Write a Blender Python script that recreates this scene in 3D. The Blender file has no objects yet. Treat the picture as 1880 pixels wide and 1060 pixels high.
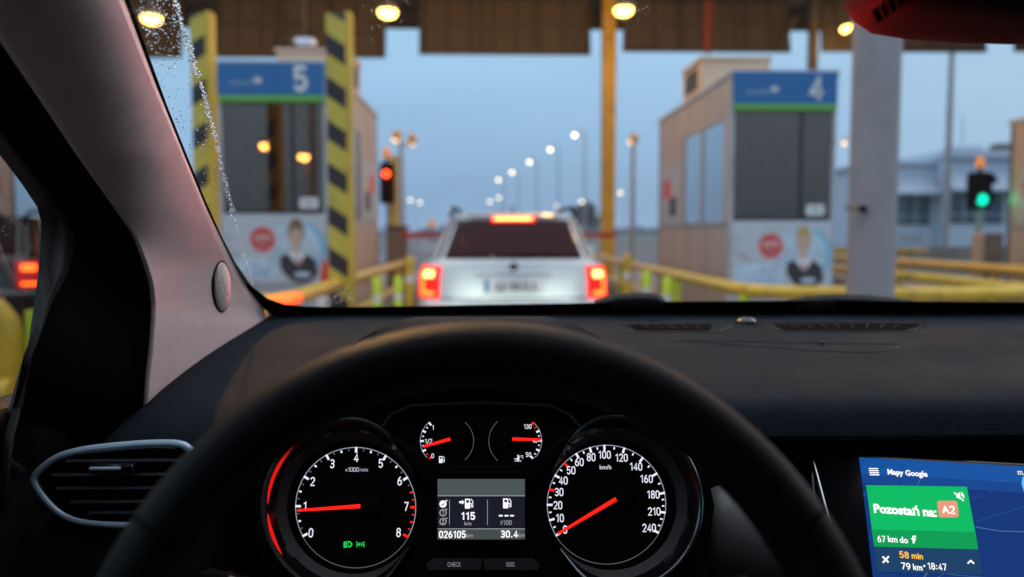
import bpy, math, random
from mathutils import Vector, Matrix
from mathutils.bvhtree import BVHTree
random.seed(7)
R = math.radians
sc = bpy.context.scene
col = sc.collection

# ---------------------------------------------------------------- camera
EYE = 1.27
FPX = 1500.0                                   # focal length in photo pixels (photo 1880 wide)
th = math.atan(100 / FPX)
ps = math.atan(35 / FPX * math.cos(th))
cam = bpy.data.cameras.new('camera')
cam.sensor_width = 36
cam.lens = 36 * FPX / 1880
cam.clip_start, cam.clip_end = 0.02, 4000
cam.dof.use_dof = True
cam.dof.focus_distance = 0.735
cam.dof.aperture_fstop = 3.7
camo = bpy.data.objects.new('camera', cam)
camo.location = (0, 0, EYE)
camo.rotation_euler = (math.pi / 2 - th, 0, -ps)
col.objects.link(camo)
sc.camera = camo
CR = Vector((math.cos(ps), -math.sin(ps), 0))
CU = Vector((math.sin(ps) * math.sin(th), math.cos(ps) * math.sin(th), math.cos(th)))
CF = Vector((math.sin(ps) * math.cos(th), math.cos(ps) * math.cos(th), -math.sin(th)))
CO = Vector((0, 0, EYE))

def ray(px, py):
    return CR * ((px - 940) / FPX) + CU * ((530 - py) / FPX) + CF
def at(px, py, Y):
    r = ray(px, py)
    return CO + r * (Y / r.y)
def atx(px, py, X):
    r = ray(px, py)
    return CO + r * (X / r.x)

# ---------------------------------------------------------------- world, sun, exposure
w = bpy.data.worlds.new('World'); sc.world = w; w.use_nodes = True
nt = w.node_tree; bg = nt.nodes['Background']
sky = nt.nodes.new('ShaderNodeTexSky'); sky.sky_type = 'NISHITA'; sky.sun_disc = False
SUN_EL, SUN_AZ = R(22), R(50)                 # faint afterglow, front right
sky.sun_elevation = SUN_EL; sky.sun_rotation = SUN_AZ; sky.air_density = 1.6; sky.dust_density = 2.0; sky.ozone_density = 3.0
mx = nt.nodes.new('ShaderNodeMix'); mx.data_type = 'RGBA'; mx.inputs['Factor'].default_value = 0.92
tc = nt.nodes.new('ShaderNodeTexCoord'); sp = nt.nodes.new('ShaderNodeSeparateXYZ'); rp = nt.nodes.new('ShaderNodeValToRGB')
nt.links.new(tc.outputs['Generated'], sp.inputs[0]); nt.links.new(sp.outputs['Z'], rp.inputs['Fac'])
e = rp.color_ramp.elements                    # dusk overcast: brighter overhead than at the horizon
e[0].position = 0.0; e[0].color = (.155, .305, .490, 1)
e[1].position = 0.30; e[1].color = (.35, .56, .76, 1)
for p_, c_ in ((.035, (.180, .345, .535, 1)), (.10, (.238, .412, .620, 1)), (.20, (.292, .485, .685, 1)), (.55, (.80, .98, 1.15, 1)), (1.0, (1.4, 1.5, 1.6, 1))):
    n_ = e.new(p_); n_.color = c_
sm = nt.nodes.new('ShaderNodeVectorMath'); sm.operation = 'SCALE'; sm.inputs[3].default_value = 13.0
cn = nt.nodes.new('ShaderNodeTexNoise'); cn.inputs['Scale'].default_value = 2.2; cn.inputs['Detail'].default_value = 4
cs = nt.nodes.new('ShaderNodeMapping'); cs.inputs['Scale'].default_value = (1, 1, 3.5); cm = nt.nodes.new('ShaderNodeMapRange'); cm.inputs['From Min'].default_value = .3; cm.inputs['From Max'].default_value = .7; cm.inputs['To Min'].default_value = .90; cm.inputs['To Max'].default_value = 1.09
cv = nt.nodes.new('ShaderNodeVectorMath'); cv.operation = 'SCALE'          # thin uneven cloud
nt.links.new(tc.outputs['Generated'], cs.inputs[0]); nt.links.new(cs.outputs[0], cn.inputs['Vector']); nt.links.new(cn.outputs['Fac'], cm.inputs[0]); nt.links.new(cm.outputs[0], cv.inputs[3])
nt.links.new(rp.outputs[0], cv.inputs[0]); nt.links.new(cv.outputs[0], sm.inputs[0])
nt.links.new(sky.outputs[0], mx.inputs['A']); nt.links.new(sm.outputs[0], mx.inputs['B'])
nt.links.new(mx.outputs['Result'], bg.inputs['Color'])
bg.inputs['Strength'].default_value = 0.1
sun = bpy.data.lights.new('sun', 'SUN'); sun.energy = 1.3; sun.angle = R(45); sun.color = (1, .74, .72)
suno = bpy.data.objects.new('sun', sun); suno.rotation_euler = (-Vector((math.sin(SUN_AZ) * math.cos(SUN_EL), math.cos(SUN_AZ) * math.cos(SUN_EL), math.sin(SUN_EL)))).to_track_quat('-Z', 'Y').to_euler(); col.objects.link(suno)
sc.view_settings.view_transform = 'Standard'; sc.view_settings.look = 'None'
sc.view_settings.exposure = 0; sc.view_settings.gamma = 1
sc.cycles.use_denoising = True
sc.cycles.max_bounces = 10; sc.cycles.transparent_max_bounces = 24
sc.cycles.sample_clamp_indirect = 4.0

# ---------------------------------------------------------------- materials
def mat(name, c, rough=.6, metal=0, emit=None, es=0, var=.12, scale=8, bump=0, bscale=200, spec=None, coat=0, ior=None):
    m = bpy.data.materials.new(name); m.use_nodes = True
    n = m.node_tree.nodes; l = m.node_tree.links; b = n['Principled BSDF']
    b.inputs['Roughness'].default_value = rough; b.inputs['Metallic'].default_value = metal
    if spec is not None: b.inputs['Specular IOR Level'].default_value = spec
    if ior: b.inputs['IOR'].default_value = ior
    if coat: b.inputs['Coat Weight'].default_value = coat; b.inputs['Coat Roughness'].default_value = .08
    t = n.new('ShaderNodeTexCoord')
    if var:
        no = n.new('ShaderNodeTexNoise'); no.inputs['Scale'].default_value = scale; no.inputs['Detail'].default_value = 5
        r = n.new('ShaderNodeValToRGB')
        r.color_ramp.elements[0].position = .3; r.color_ramp.elements[1].position = .7
        r.color_ramp.elements[0].color = tuple(x * (1 - var) for x in c) + (1,)
        r.color_ramp.elements[1].color = tuple(min(1, x * (1 + var)) for x in c) + (1,)
        l.new(t.outputs['Object'], no.inputs['Vector']); l.new(no.outputs['Fac'], r.inputs['Fac'])
        l.new(r.outputs[0], b.inputs['Base Color'])
    else:
        b.inputs['Base Color'].default_value = (*c, 1)
    if bump:
        nb = n.new('ShaderNodeTexVoronoi'); nb.inputs['Scale'].default_value = bscale
        bu = n.new('ShaderNodeBump'); bu.inputs['Strength'].default_value = bump; bu.inputs['Distance'].default_value = .001
        l.new(t.outputs['Object'], nb.inputs['Vector']); l.new(nb.outputs['Distance'], bu.inputs['Height']); l.new(bu.outputs[0], b.inputs['Normal'])
    if emit:
        b.inputs['Emission Color'].default_value = (*emit, 1); b.inputs['Emission Strength'].default_value = es
    return m
def glass(name, tint=(1, 1, 1), refl=.06, rough=.0, coat=(1, 1, 1)):
    m = bpy.data.materials.new(name); m.use_nodes = True
    n = m.node_tree.nodes; l = m.node_tree.links; n.remove(n['Principled BSDF'])
    tr = n.new('ShaderNodeBsdfTransparent'); tr.inputs[0].default_value = (*tint, 1)
    gl = n.new('ShaderNodeBsdfGlossy'); gl.inputs['Roughness'].default_value = rough; gl.inputs[0].default_value = (*coat, 1)
    fr = n.new('ShaderNodeFresnel'); fr.inputs[0].default_value = 1.45
    mu = n.new('ShaderNodeMath'); mu.operation = 'MULTIPLY_ADD'; mu.inputs[1].default_value = .9; mu.inputs[2].default_value = refl - .035
    mi = n.new('ShaderNodeMixShader')
    l.new(fr.outputs[0], mu.inputs[0]); l.new(mu.outputs[0], mi.inputs[0]); l.new(tr.outputs[0], mi.inputs[1]); l.new(gl.outputs[0], mi.inputs[2])
    l.new(mi.outputs[0], n['Material Output'].inputs[0]); return m
def drop_mat():
    m = bpy.data.materials.new('water'); m.use_nodes = True
    n = m.node_tree.nodes; l = m.node_tree.links; n.remove(n['Principled BSDF'])
    g = n.new('ShaderNodeBsdfGlass'); g.inputs['IOR'].default_value = 1.33; g.inputs['Roughness'].default_value = .02
    l.new(g.outputs[0], n['Material Output'].inputs[0]); return m
def glow(name, c, s):
    m = bpy.data.materials.new(name); m.use_nodes = True
    n = m.node_tree.nodes; b = n['Principled BSDF']
    b.inputs['Base Color'].default_value = (.02, .02, .02, 1); b.inputs['Roughness'].default_value = .6
    b.inputs['Specular IOR Level'].default_value = 0
    b.inputs['Emission Color'].default_value = (*c, 1); b.inputs['Emission Strength'].default_value = s
    return m
def stripes(name, ca, cb, period, kx, ky=0., off=0., rough=.5):
    m = mat(name, ca, rough, var=0)
    n = m.node_tree.nodes; l = m.node_tree.links; b = n['Principled BSDF']
    t = n.new('ShaderNodeTexCoord'); d = n.new('ShaderNodeVectorMath'); d.operation = 'DOT_PRODUCT'
    d.inputs[1].default_value = (kx / period, ky / period, 1 / period)
    a = n.new('ShaderNodeMath'); a.operation = 'ADD'; a.inputs[1].default_value = off
    f = n.new('ShaderNodeMath'); f.operation = 'FRACT'
    g = n.new('ShaderNodeMath'); g.operation = 'GREATER_THAN'; g.inputs[1].default_value = .54
    no = n.new('ShaderNodeTexNoise'); no.inputs['Scale'].default_value = 6
    mi = n.new('ShaderNodeMix'); mi.data_type = 'RGBA'; mi.inputs['A'].default_value = (*ca, 1); mi.inputs['B'].default_value = (*cb, 1)
    m2 = n.new('ShaderNodeMix'); m2.data_type = 'RGBA'; m2.blend_type = 'MULTIPLY'; m2.inputs['Factor'].default_value = .35
    l.new(t.outputs['Object'], d.inputs[0]); l.new(t.outputs['Object'], no.inputs['Vector']); l.new(d.outputs['Value'], a.inputs[0]); l.new(a.outputs[0], f.inputs[0])
    l.new(f.outputs[0], g.inputs[0]); l.new(g.outputs[0], mi.inputs['Factor']); l.new(mi.outputs['Result'], m2.inputs['A'])
    l.new(no.outputs['Color'], m2.inputs['B']); l.new(m2.outputs['Result'], b.inputs['Base Color']); return m
def boards(name, c, period, axis='Z', dark=.35, rough=.6, width=.08):
    m = mat(name, c, rough, var=0)
    n = m.node_tree.nodes; l = m.node_tree.links; b = n['Principled BSDF']
    t = n.new('ShaderNodeTexCoord'); s = n.new('ShaderNodeSeparateXYZ'); d = n.new('ShaderNodeMath'); d.operation = 'DIVIDE'; d.inputs[1].default_value = period
    f = n.new('ShaderNodeMath'); f.operation = 'FRACT'; g = n.new('ShaderNodeMath'); g.operation = 'LESS_THAN'; g.inputs[1].default_value = width
    no = n.new('ShaderNodeTexNoise'); no.inputs['Scale'].default_value = 3; no.inputs['Detail'].default_value = 6
    r = n.new('ShaderNodeValToRGB'); r.color_ramp.elements[0].color = tuple(x * .8 for x in c) + (1,); r.color_ramp.elements[1].color = tuple(min(1, x * 1.15) for x in c) + (1,)
    mi = n.new('ShaderNodeMix'); mi.data_type = 'RGBA'; mi.inputs['B'].default_value = tuple(x * dark for x in c) + (1,)
    l.new(t.outputs['Object'], s.inputs[0]); l.new(s.outputs[axis], d.inputs[0]); l.new(d.outputs[0], f.inputs[0]); l.new(f.outputs[0], g.inputs[0])
    l.new(t.outputs['Object'], no.inputs['Vector']); l.new(no.outputs['Fac'], r.inputs[0]); l.new(r.outputs[0], mi.inputs['A']); l.new(g.outputs[0], mi.inputs['Factor'])
    l.new(mi.outputs['Result'], b.inputs['Base Color']); return m
def mesh_dots(name, c, scale):
    m = mat(name, c, .7, var=0)
    n = m.node_tree.nodes; l = m.node_tree.links; b = n['Principled BSDF']
    t = n.new('ShaderNodeTexCoord'); v = n.new('ShaderNodeTexVoronoi'); v.inputs['Scale'].default_value = scale; v.inputs['Randomness'].default_value = 0
    r = n.new('ShaderNodeValToRGB'); r.color_ramp.elements[0].position = .22; r.color_ramp.elements[0].color = (.02, .006, .006, 1)
    r.color_ramp.elements[1].position = .30; r.color_ramp.elements[1].color = (*c, 1)
    l.new(t.outputs['Object'], v.inputs['Vector']); l.new(v.outputs['Distance'], r.inputs[0]); l.new(r.outputs[0], b.inputs['Base Color']); return m

M = dict(
    dash=mat('dash_soft_plastic', (.0170, .0212, .0275), .62, var=.1, scale=40, bump=.3, bscale=420, ior=1.06),
    dark=mat('black_plastic', (.014, .014, .016), .55, var=.15, scale=30, bump=.2, bscale=500),
    black=mat('matt_black', (.004, .004, .005), .8, ior=1.06),
    gloss=mat('gloss_black', (.006, .006, .007), .12, var=.1),
    leather=mat('leather', (.0036, .0052, .0075), .5, bump=.35, bscale=600, ior=1.24),
    trim=mat('pillar_fabric', (.62, .475, .46), .8, var=.05, scale=60, bump=.15, bscale=900),
    headliner=mat('headliner_fabric', (.20, .18, .18), .9),
    chrome=mat('satin_chrome', (.62, .64, .66), .22, 1),
    silver=mat('silver_plastic', (.33, .34, .36), .35, .6),
    seat=mat('seat_fabric', (.02, .02, .022), .9),
    body=mat('body_paint_dark', (.03, .03, .035), .3, coat=.6),
    silvercar=mat('silver_paint', (.50, .52, .53), .4, .3, coat=.6, var=.05),
    darkcar=mat('black_paint', (.02, .012, .010), .25, coat=.8),
    carglass=mat('dark_car_glass', (.020, .004, .006), .05, spec=.12),
    rubber=mat('rubber', (.012, .012, .012), .8),
    whiteE=glow('lit_white', (.86, .88, 1), 1.0), dimE=glow('dim_white', (.5, .55, .62), .22),
    redE=glow('lit_red', (1, .012, .006), 1.3), greenE=glow('lit_green', (.02, .9, .12), .9),
    glintE=glow('red_glint_glow', (1, .012, .008), .75), btnE=glow('lit_button', (.55, .5, .6), .5), arcE=glow('lit_arc', (.62, .66, .80), .5),
    asphalt=mat('asphalt', (.05, .05, .052), .75, var=.25, scale=.7, bump=.5, bscale=60),
    concrete=mat('concrete', (.30, .29, .27), .85, var=.2, scale=2),
    paint_white=mat('road_paint', (.6, .6, .58), .7, var=.2, scale=3),
    grass=mat('grass', (.045, .06, .03), .95, var=.4, scale=.3),
    yellow=mat('yellow_paint', (.70, .43, .03), .4, var=.12, scale=5),
    yellow2=mat('yellow_post_paint', (.62, .40, .03), .4, var=.15, scale=3),
    lime=mat('reflective_lime', (.60, .72, .03), .35, emit=None, var=.1),
    white=mat('white_paint', (.75, .75, .74), .5, var=.06),
    steel=mat('galvanised_steel', (.33, .34, .35), .5, .5, var=.15, scale=6),
    canopy=boards('canopy_sheet', (.145, .120, .098), .6, 'X', .4, .7, .10),
    beam=mat('canopy_beam', (.10, .085, .07), .6, var=.2, scale=2),
    column=mat('column_paint', (.28, .265, .27), .55, var=.06, scale=4),
    booth=boards('booth_panel', (.46, .365, .30), 1.05, 'Y', .3, .5, .035),
    boothgrey=mat('booth_frame', (.42, .43, .46), .45, var=.06),
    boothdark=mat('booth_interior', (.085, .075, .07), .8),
    roofunit=mat('roof_unit', (.70, .50, .35), .6, var=.06),
    louvre=boards('louvre', (.06, .055, .05), .08, 'Z', .3, .6, .4),
    blue=mat('sign_blue', (.012, .135, .36), .4, var=.04), green=mat('sign_green', (.13, .42, .07), .4, var=.04),
    poster=mat('poster_white', (.52, .55, .60), .45, var=.04, scale=4),
    pred=mat('poster_red', (.62, .07, .06), .5, var=.05), pblue=mat('poster_sky_blue', (.22, .50, .68), .5, var=.15, scale=3),
    ptext=mat('poster_blue_text', (.20, .33, .58), .5, var=.05), ppale=mat('poster_pale', (.50, .62, .74), .5, var=.2, scale=5), skin=mat('poster_skin', (.62, .42, .33), .6, var=.05),
    hairb=mat('poster_brown_hair', (.20, .12, .06), .6), haird=mat('poster_blond_hair', (.52, .38, .16), .6),
    jacket=mat('poster_jacket', (.028, .026, .035), .6), cone=mat('cone_red', (.60, .035, .015), .5, var=.05),
    boom=stripes('boom_stripes', (.55, .03, .02), (.45, .10, .08), 1.2, 1.0), brown=mat('cabinet_brown', (.20, .13, .08), .6),
    blg=mat('building_wall', (.42, .50, .60), .7, var=.08), blgroof=boards('building_roof', (.34, .42, .52), .5, 'X', .6, .6, .15),
    winglass=mat('building_glass', (.03, .06, .09), .08), redpipe=mat('red_pipe', (.22, .018, .012), .5),
    leaf=mat('leaf', (.035, .05, .03), .9, var=.4, scale=3), bark=mat('bark', (.06, .045, .035), .9),
    screenbg=glow('screen_blue', (.0035, .034, .19), 1.0), screentop=glow('screen_blue_top', (.006, .085, .36), 1.0),
    card=glow('card_green', (.0, .50, .125), 1.0), card2=glow('card_green_dark', (.0, .34, .085), 1.0), cardnav=glow('card_navy', (.010, .050, .135), 1.0),
    swhite=glow('screen_white', (1, 1, 1), 1.15), sorange=glow('screen_orange', (1, .55, .05), 1.1), badge=glow('badge_salmon', (.85, .32, .20), 1.0),
    sline=glow('map_line', (.10, .22, .50), .7), sfaint=glow('map_faint', (.02, .11, .38), 1.0), sgrey=glow('map_grey', (.10, .20, .42), .6),
    scyan=glow('map_cyan', (.12, .55, .85), 1.0),
    disp1=glow('display_grey', (.072, .090, .094), 1.0), disp2=glow('display_navy', (.0085, .0085, .019), 1.0), disp3=glow('display_bar', (.060, .070, .070), 1.0),
    dispw=glow('display_white', (.95, .96, 1.0), 1.15), dispg=glow('display_dimwhite', (.45, .48, .5), .8),
    sodium=glow('sodium_lens', (1, .55, .11), 13), bokeh=glow('street_lamp_lens', (1, .80, .52), 7), bokehw=glow('street_lamp_lens_warm', (1, .55, .18), 3.5),
    brakehot=glow('brake_hot', (1, .36, .10), 8), brakecore=glow('brake_core', (1, .09, .010), 10), brake=glow('brake_red', (1, .003, .001), 2.4), brakedim=mat('lens_red', (.35, .01, .01), .2, emit=(1, .02, .01), es=.5),
    sigred=glow('signal_red', (1, .05, .01), 7), siggreen=glow('signal_green', (.0, .75, .42), 2.2), amber=mat('amber_lens', (.75, .25, .02), .3, emit=(1, .35, .02), es=.35),
    headlamp=glow('headlamp_lens', (1, 1, .95), 3), mirrorred=mat('camera_housing', (.005, .004, .004), .7, ior=1.08),
)
M['silverdull'] = mat('grey_trim', (.13, .125, .13), .45)
M['satin'] = mat('satin_ring', (.50, .66, .82), .33, .2)
M['vane'] = mat('vent_vane', (.040, .046, .055), .4)
M['chrome_dark'] = mat('dark_chrome', (.26, .29, .31), .22, 1)
mat_mid = glow('screen_blue_mid', (.005, .058, .27), 1.0)
M['glass'] = glass('windscreen_glass', (.96, .98, .99), .035)
M['sideglass'] = glass('side_glass', (.90, .92, .92), .04)
M['boothglass'] = glass('booth_glass', (.55, .50, .47), .15, 0, (1, .76, .60))
M['boothside'] = glass('booth_side_glass', (.08, .09, .10), .42)
M['tinted'] = glass('tinted_glass', (.12, .13, .13), .05)
M['doorplastic'] = mat('door_plastic', (.012, .009, .008), .6, bump=.25, bscale=450, spec=.25)
M['doorglass'] = glass('door_glass', (.55, .55, .55), .04)
M['water'] = drop_mat()
M['grille'] = mesh_dots('tweeter_mesh', (.75, .62, .59), 330)
M['postL'] = stripes('stripes_rising', (.68, .53, .06), (.010, .010, .014), .44, -.62)
M['postR'] = stripes('stripes_falling', (.68, .53, .06), (.010, .010, .014), .44, .68)

def dusty(m, amount, scale, rlo, rhi):          # dust specks and uneven gloss
    n = m.node_tree.nodes; l = m.node_tree.links; b = n['Principled BSDF']
    t = n.new('ShaderNodeTexCoord'); v = n.new('ShaderNodeTexVoronoi'); v.inputs['Scale'].default_value = scale
    r = n.new('ShaderNodeValToRGB'); r.color_ramp.elements[0].position = .05; r.color_ramp.elements[0].color = (1, 1, 1, 1); r.color_ramp.elements[1].position = .11; r.color_ramp.elements[1].color = (0, 0, 0, 1)
    k = n.new('ShaderNodeTexNoise'); k.inputs['Scale'].default_value = 9; g = n.new('ShaderNodeMapRange'); g.inputs['From Min'].default_value = .45; g.inputs['From Max'].default_value = .75; g.inputs['To Max'].default_value = amount
    mu = n.new('ShaderNodeMath'); mu.operation = 'MULTIPLY'; mi = n.new('ShaderNodeMix'); mi.data_type = 'RGBA'; mi.inputs['B'].default_value = (.30, .29, .27, 1)
    old = b.inputs['Base Color'].links[0].from_socket
    l.new(t.outputs['Object'], v.inputs['Vector']); l.new(t.outputs['Object'], k.inputs['Vector']); l.new(v.outputs['Distance'], r.inputs[0]); l.new(k.outputs['Fac'], g.inputs[0])
    l.new(r.outputs[0], mu.inputs[0]); l.new(g.outputs[0], mu.inputs[1]); l.new(mu.outputs[0], mi.inputs['Factor']); l.new(old, mi.inputs['A']); l.new(mi.outputs['Result'], b.inputs['Base Color'])
    q = n.new('ShaderNodeMapRange'); q.inputs['From Min'].default_value = .3; q.inputs['From Max'].default_value = .7; q.inputs['To Min'].default_value = rlo; q.inputs['To Max'].default_value = rhi
    l.new(k.outputs['Fac'], q.inputs[0]); l.new(q.outputs[0], b.inputs['Roughness'])
dusty(M['dash'], .25, 160, .52, .68); dusty(M['leather'], .12, 260, .38, .60); dusty(M['gloss'], .25, 240, .09, .18)
def grimy(m, c, amount, scale):                 # dirt patches and scrapes on outdoor paint
    n = m.node_tree.nodes; l = m.node_tree.links; b = n['Principled BSDF']
    t = n.new('ShaderNodeTexCoord'); k = n.new('ShaderNodeTexNoise'); k.inputs['Scale'].default_value = scale; k.inputs['Detail'].default_value = 8; k.inputs['Roughness'].default_value = .7
    g = n.new('ShaderNodeMapRange'); g.inputs['From Min'].default_value = .52; g.inputs['From Max'].default_value = .68; g.inputs['To Max'].default_value = amount
    mi = n.new('ShaderNodeMix'); mi.data_type = 'RGBA'; mi.inputs['B'].default_value = (*c, 1); old = b.inputs['Base Color'].links[0].from_socket
    l.new(t.outputs['Object'], k.inputs['Vector']); l.new(k.outputs['Fac'], g.inputs[0]); l.new(g.outputs[0], mi.inputs['Factor']); l.new(old, mi.inputs['A']); l.new(mi.outputs['Result'], b.inputs['Base Color'])
for k_, sc_ in (('yellow', 3), ('yellow2', 2), ('lime', 4), ('postL', 2.5), ('postR', 2.5), ('column', 1.5), ('booth', 1.5), ('boothgrey', 2), ('white', 3), ('poster', 2)): grimy(M[k_], (.10, .085, .065), .55 if 'y' in k_ or 'post' in k_ else .3, sc_)
# ---------------------------------------------------------------- mesh builder
class MB:
    def __init__(s): s.v = []; s.f = []; s.m = []; s.mats = []
    def mi(s, m):
        m = M[m] if isinstance(m, str) else m
        if m not in s.mats: s.mats.append(m)
        return s.mats.index(m)
    def add(s, vs, fs, m):
        o = len(s.v); i = s.mi(m)
        s.v += [tuple(v) for v in vs]
        for f in fs: s.f.append([k + o for k in f]); s.m.append(i)
        return s
    def box(s, a, b, m, mtx=None):
        x0, y0, z0 = a; x1, y1, z1 = b
        vs = [Vector(p) for p in ((x0, y0, z0), (x1, y0, z0), (x1, y1, z0), (x0, y1, z0), (x0, y0, z1), (x1, y0, z1), (x1, y1, z1), (x0, y1, z1))]
        if mtx: vs = [mtx @ v for v in vs]
        return s.add(vs, [(0, 3, 2, 1), (4, 5, 6, 7), (0, 1, 5, 4), (1, 2, 6, 5), (2, 3, 7, 6), (3, 0, 4, 7)], m)
    def bbox(s, a, b, m, r=.01):                # box with chamfered vertical and horizontal edges
        x0, y0, z0 = a; x1, y1, z1 = b
        def ring(i, z): return [(x0 + r + i, y0 + i, z), (x1 - r - i, y0 + i, z), (x1 - i, y0 + r + i, z), (x1 - i, y1 - r - i, z), (x1 - r - i, y1 - i, z), (x0 + r + i, y1 - i, z), (x0 + i, y1 - r - i, z), (x0 + i, y0 + r + i, z)]
        return s.rings([ring(r, z0), ring(0, z0 + r), ring(0, z1 - r), ring(r, z1)], m)
    def rings(s, rows, m, cap=True, closed=True):
        n = len(rows[0]); vs = [p for r in rows for p in r]; fs = []
        for i in range(len(rows) - 1):
            for j in range(n if closed else n - 1):
                k = (j + 1) % n
                fs.append((i * n + j, i * n + k, (i + 1) * n + k, (i + 1) * n + j))
        if cap and closed: fs.append(tuple(range(n - 1, -1, -1))); fs.append(tuple((len(rows) - 1) * n + j for j in range(n)))
        return s.add(vs, fs, m)
    def grid(s, rows, m): return s.rings(rows, m, False, False)
    def tube(s, pts, r, m, n=10, closed=False):
        pts = [Vector(p) for p in pts]; rows = []
        rs = r if isinstance(r, (list, tuple)) else [r] * len(pts)
        N = len(pts); up = None
        for i, p in enumerate(pts):
            if closed: d = pts[(i + 1) % N] - pts[i - 1]
            else: d = pts[min(i + 1, N - 1)] - pts[max(i - 1, 0)]
            d.normalize()
            if up is None: up = Vector((0, 0, 1)) if abs(d.z) < .9 else Vector((0, 1, 0))
            a = d.cross(up).normalized(); b = a.cross(d).normalized(); up = b
            rows.append([p + a * (math.cos(t) * rs[i]) + b * (math.sin(t) * rs[i]) for t in [2 * math.pi * k / n for k in range(n)]])
        if closed: rows.append(rows[0])
        return s.rings(rows, m, not closed)
    def lathe(s, prof, m, o=(0, 0, 0), ax=(0, 0, 1), n=24):       # prof: (radius, height) along ax
        o = Vector(o); ax = Vector(ax).normalized(); a = ax.orthogonal().normalized(); b = ax.cross(a)
        rows = [[o + ax * h + a * (max(r, 1e-5) * math.cos(t)) + b * (max(r, 1e-5) * math.sin(t)) for t in [2 * math.pi * k / n for k in range(n)]] for r, h in prof]
        return s.rings(rows, m)
    def poly(s, pts, m, thick=0, nrm=None):      # flat polygon, optional thickness against nrm
        pts = [Vector(p) for p in pts]; n = len(pts)
        if not thick: return s.add(pts, [tuple(range(n))], m)
        back = [p - Vector(nrm) * thick for p in pts]
        fs = [tuple(range(n)), tuple(range(2 * n - 1, n - 1, -1))] + [(i, n + i, n + (i + 1) % n, (i + 1) % n) for i in range(n)]
        return s.add(pts + back, fs, m)
    def build(s, name, parent=None, smooth=35, solid=0, bevel=0, offs=-1):
        me = bpy.data.meshes.new(name); me.from_pydata(s.v, [], s.f)
        for m in s.mats: me.materials.append(m)
        me.polygons.foreach_set('material_index', s.m)
        if smooth:
            me.polygons.foreach_set('use_smooth', [True] * len(me.polygons))
            me.set_sharp_from_angle(angle=R(smooth))
        me.update()
        o = bpy.data.objects.new(name, me); col.objects.link(o)
        if parent is not None: link(o, parent)
        if solid:
            k = o.modifiers.new('solid', 'SOLIDIFY'); k.thickness = solid; k.offset = offs
        if bevel:
            k = o.modifiers.new('bevel', 'BEVEL'); k.width = bevel; k.segments = 2; k.limit_method = 'ANGLE'
        return o
def link(o, p):
    o.parent = p
    q = p; off = Vector((0, 0, 0))
    m = Matrix.Identity(4)
    while q is not None: m = Matrix.Translation(q.location) @ m; q = q.parent
    if o.type == 'MESH': o.data.transform(m.inverted())
    else: o.location = m.inverted() @ o.location
def tag(o, label, cat, group=None, kind=None):
    o['label'] = label; o['category'] = cat
    if group: o['group'] = group
    if kind: o['kind'] = kind
    return o
def thing(name, label, cat, loc=(0, 0, 0), group=None):
    o = bpy.data.objects.new(name, None); o.empty_display_size = .1; o.location = loc; col.objects.link(o)
    return tag(o, label, cat, group)
def struct(o, kind='structure'): o['kind'] = kind; return o
def alone(o, loc):                               # give a one-mesh thing an origin at its base
    o.data.transform(Matrix.Translation(-Vector(loc))); o.location = loc; return o

def lerp(a, b, t): return a + (b - a) * t
def cir(cx, cy, rx, ry, a0, a1, n=12): return [(cx + rx * math.cos(R(lerp(a0, a1, i / n))), cy + ry * math.sin(R(lerp(a0, a1, i / n)))) for i in range(n + 1)]
def glyphs():
    w = .50; x = w / 2                            # digits drawn as strokes in a box 0.5 wide and 1 high
    return {'0': [cir(x, .72, x, .28, 0, 180) + cir(x, .28, x, .28, 180, 360) + [(w, .72)]],
            '1': [[(.02, .80), (.27, 1.0), (.27, 0)]],
            '2': [cir(x, .73, x, .27, 165, -35) + [(0, 0), (w, 0)]],
            '3': [cir(x, .76, x * .95, .24, 150, -80) + [(.16, .52)], [(.16, .52)] + cir(x, .26, x, .26, 80, -155)],
            '4': [[(.38, 0), (.38, 1.0), (0, .26), (w + .04, .26)]],
            '5': [[(w - .03, 1.0), (.05, 1.0), (.03, .52)] + cir(x, .31, x, .31, 120, -150)],
            '6': [cir(x, .30, x, .30, 0, 360, 18), [(.0, .32), (.04, .60), (.17, .86), (.34, 1.0)]],
            '7': [[(0, 1.0), (w, 1.0), (.16, 0)]],
            '8': [cir(x, .76, x * .9, .24, -90, 270, 18), cir(x, .27, x, .27, 90, 450, 18)],
            '9': [cir(x, .70, x, .30, 0, 360, 18), [(w, .68), (w - .04, .40), (w - .17, .14), (w - .34, 0)]],
            '-': [[(.02, .45), (.42, .45)]], '/': [[(0, -.05), (.38, 1.05)]], '.': [[(.06, 0), (.06, .10)]], ':': [[(.08, .08), (.08, .2)], [(.08, .58), (.08, .7)]]}
GLY = glyphs()
def stroke(pts, wd):
    P = [Vector((a, b)) for a, b in pts]; L, Q = [], []
    for i, p in enumerate(P):
        d0 = (p - P[i - 1]).normalized() if i else None; d1 = (P[i + 1] - p).normalized() if i + 1 < len(P) else None
        d = ((d0 or d1) + (d1 or d0)); d = d.normalized() if d.length > .2 else (d1 or d0); q = Vector((-d.y, d.x)); k = min(1.6, 1 / max(.4, abs(d.dot(d1 or d0))))
        e_ = Vector((0, 0)) if d0 and d1 else (d * (wd * .3 if d0 else -wd * .3)); L.append(p + q * wd / 2 * k + e_); Q.append(p - q * wd / 2 * k + e_)
    return L, Q
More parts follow.
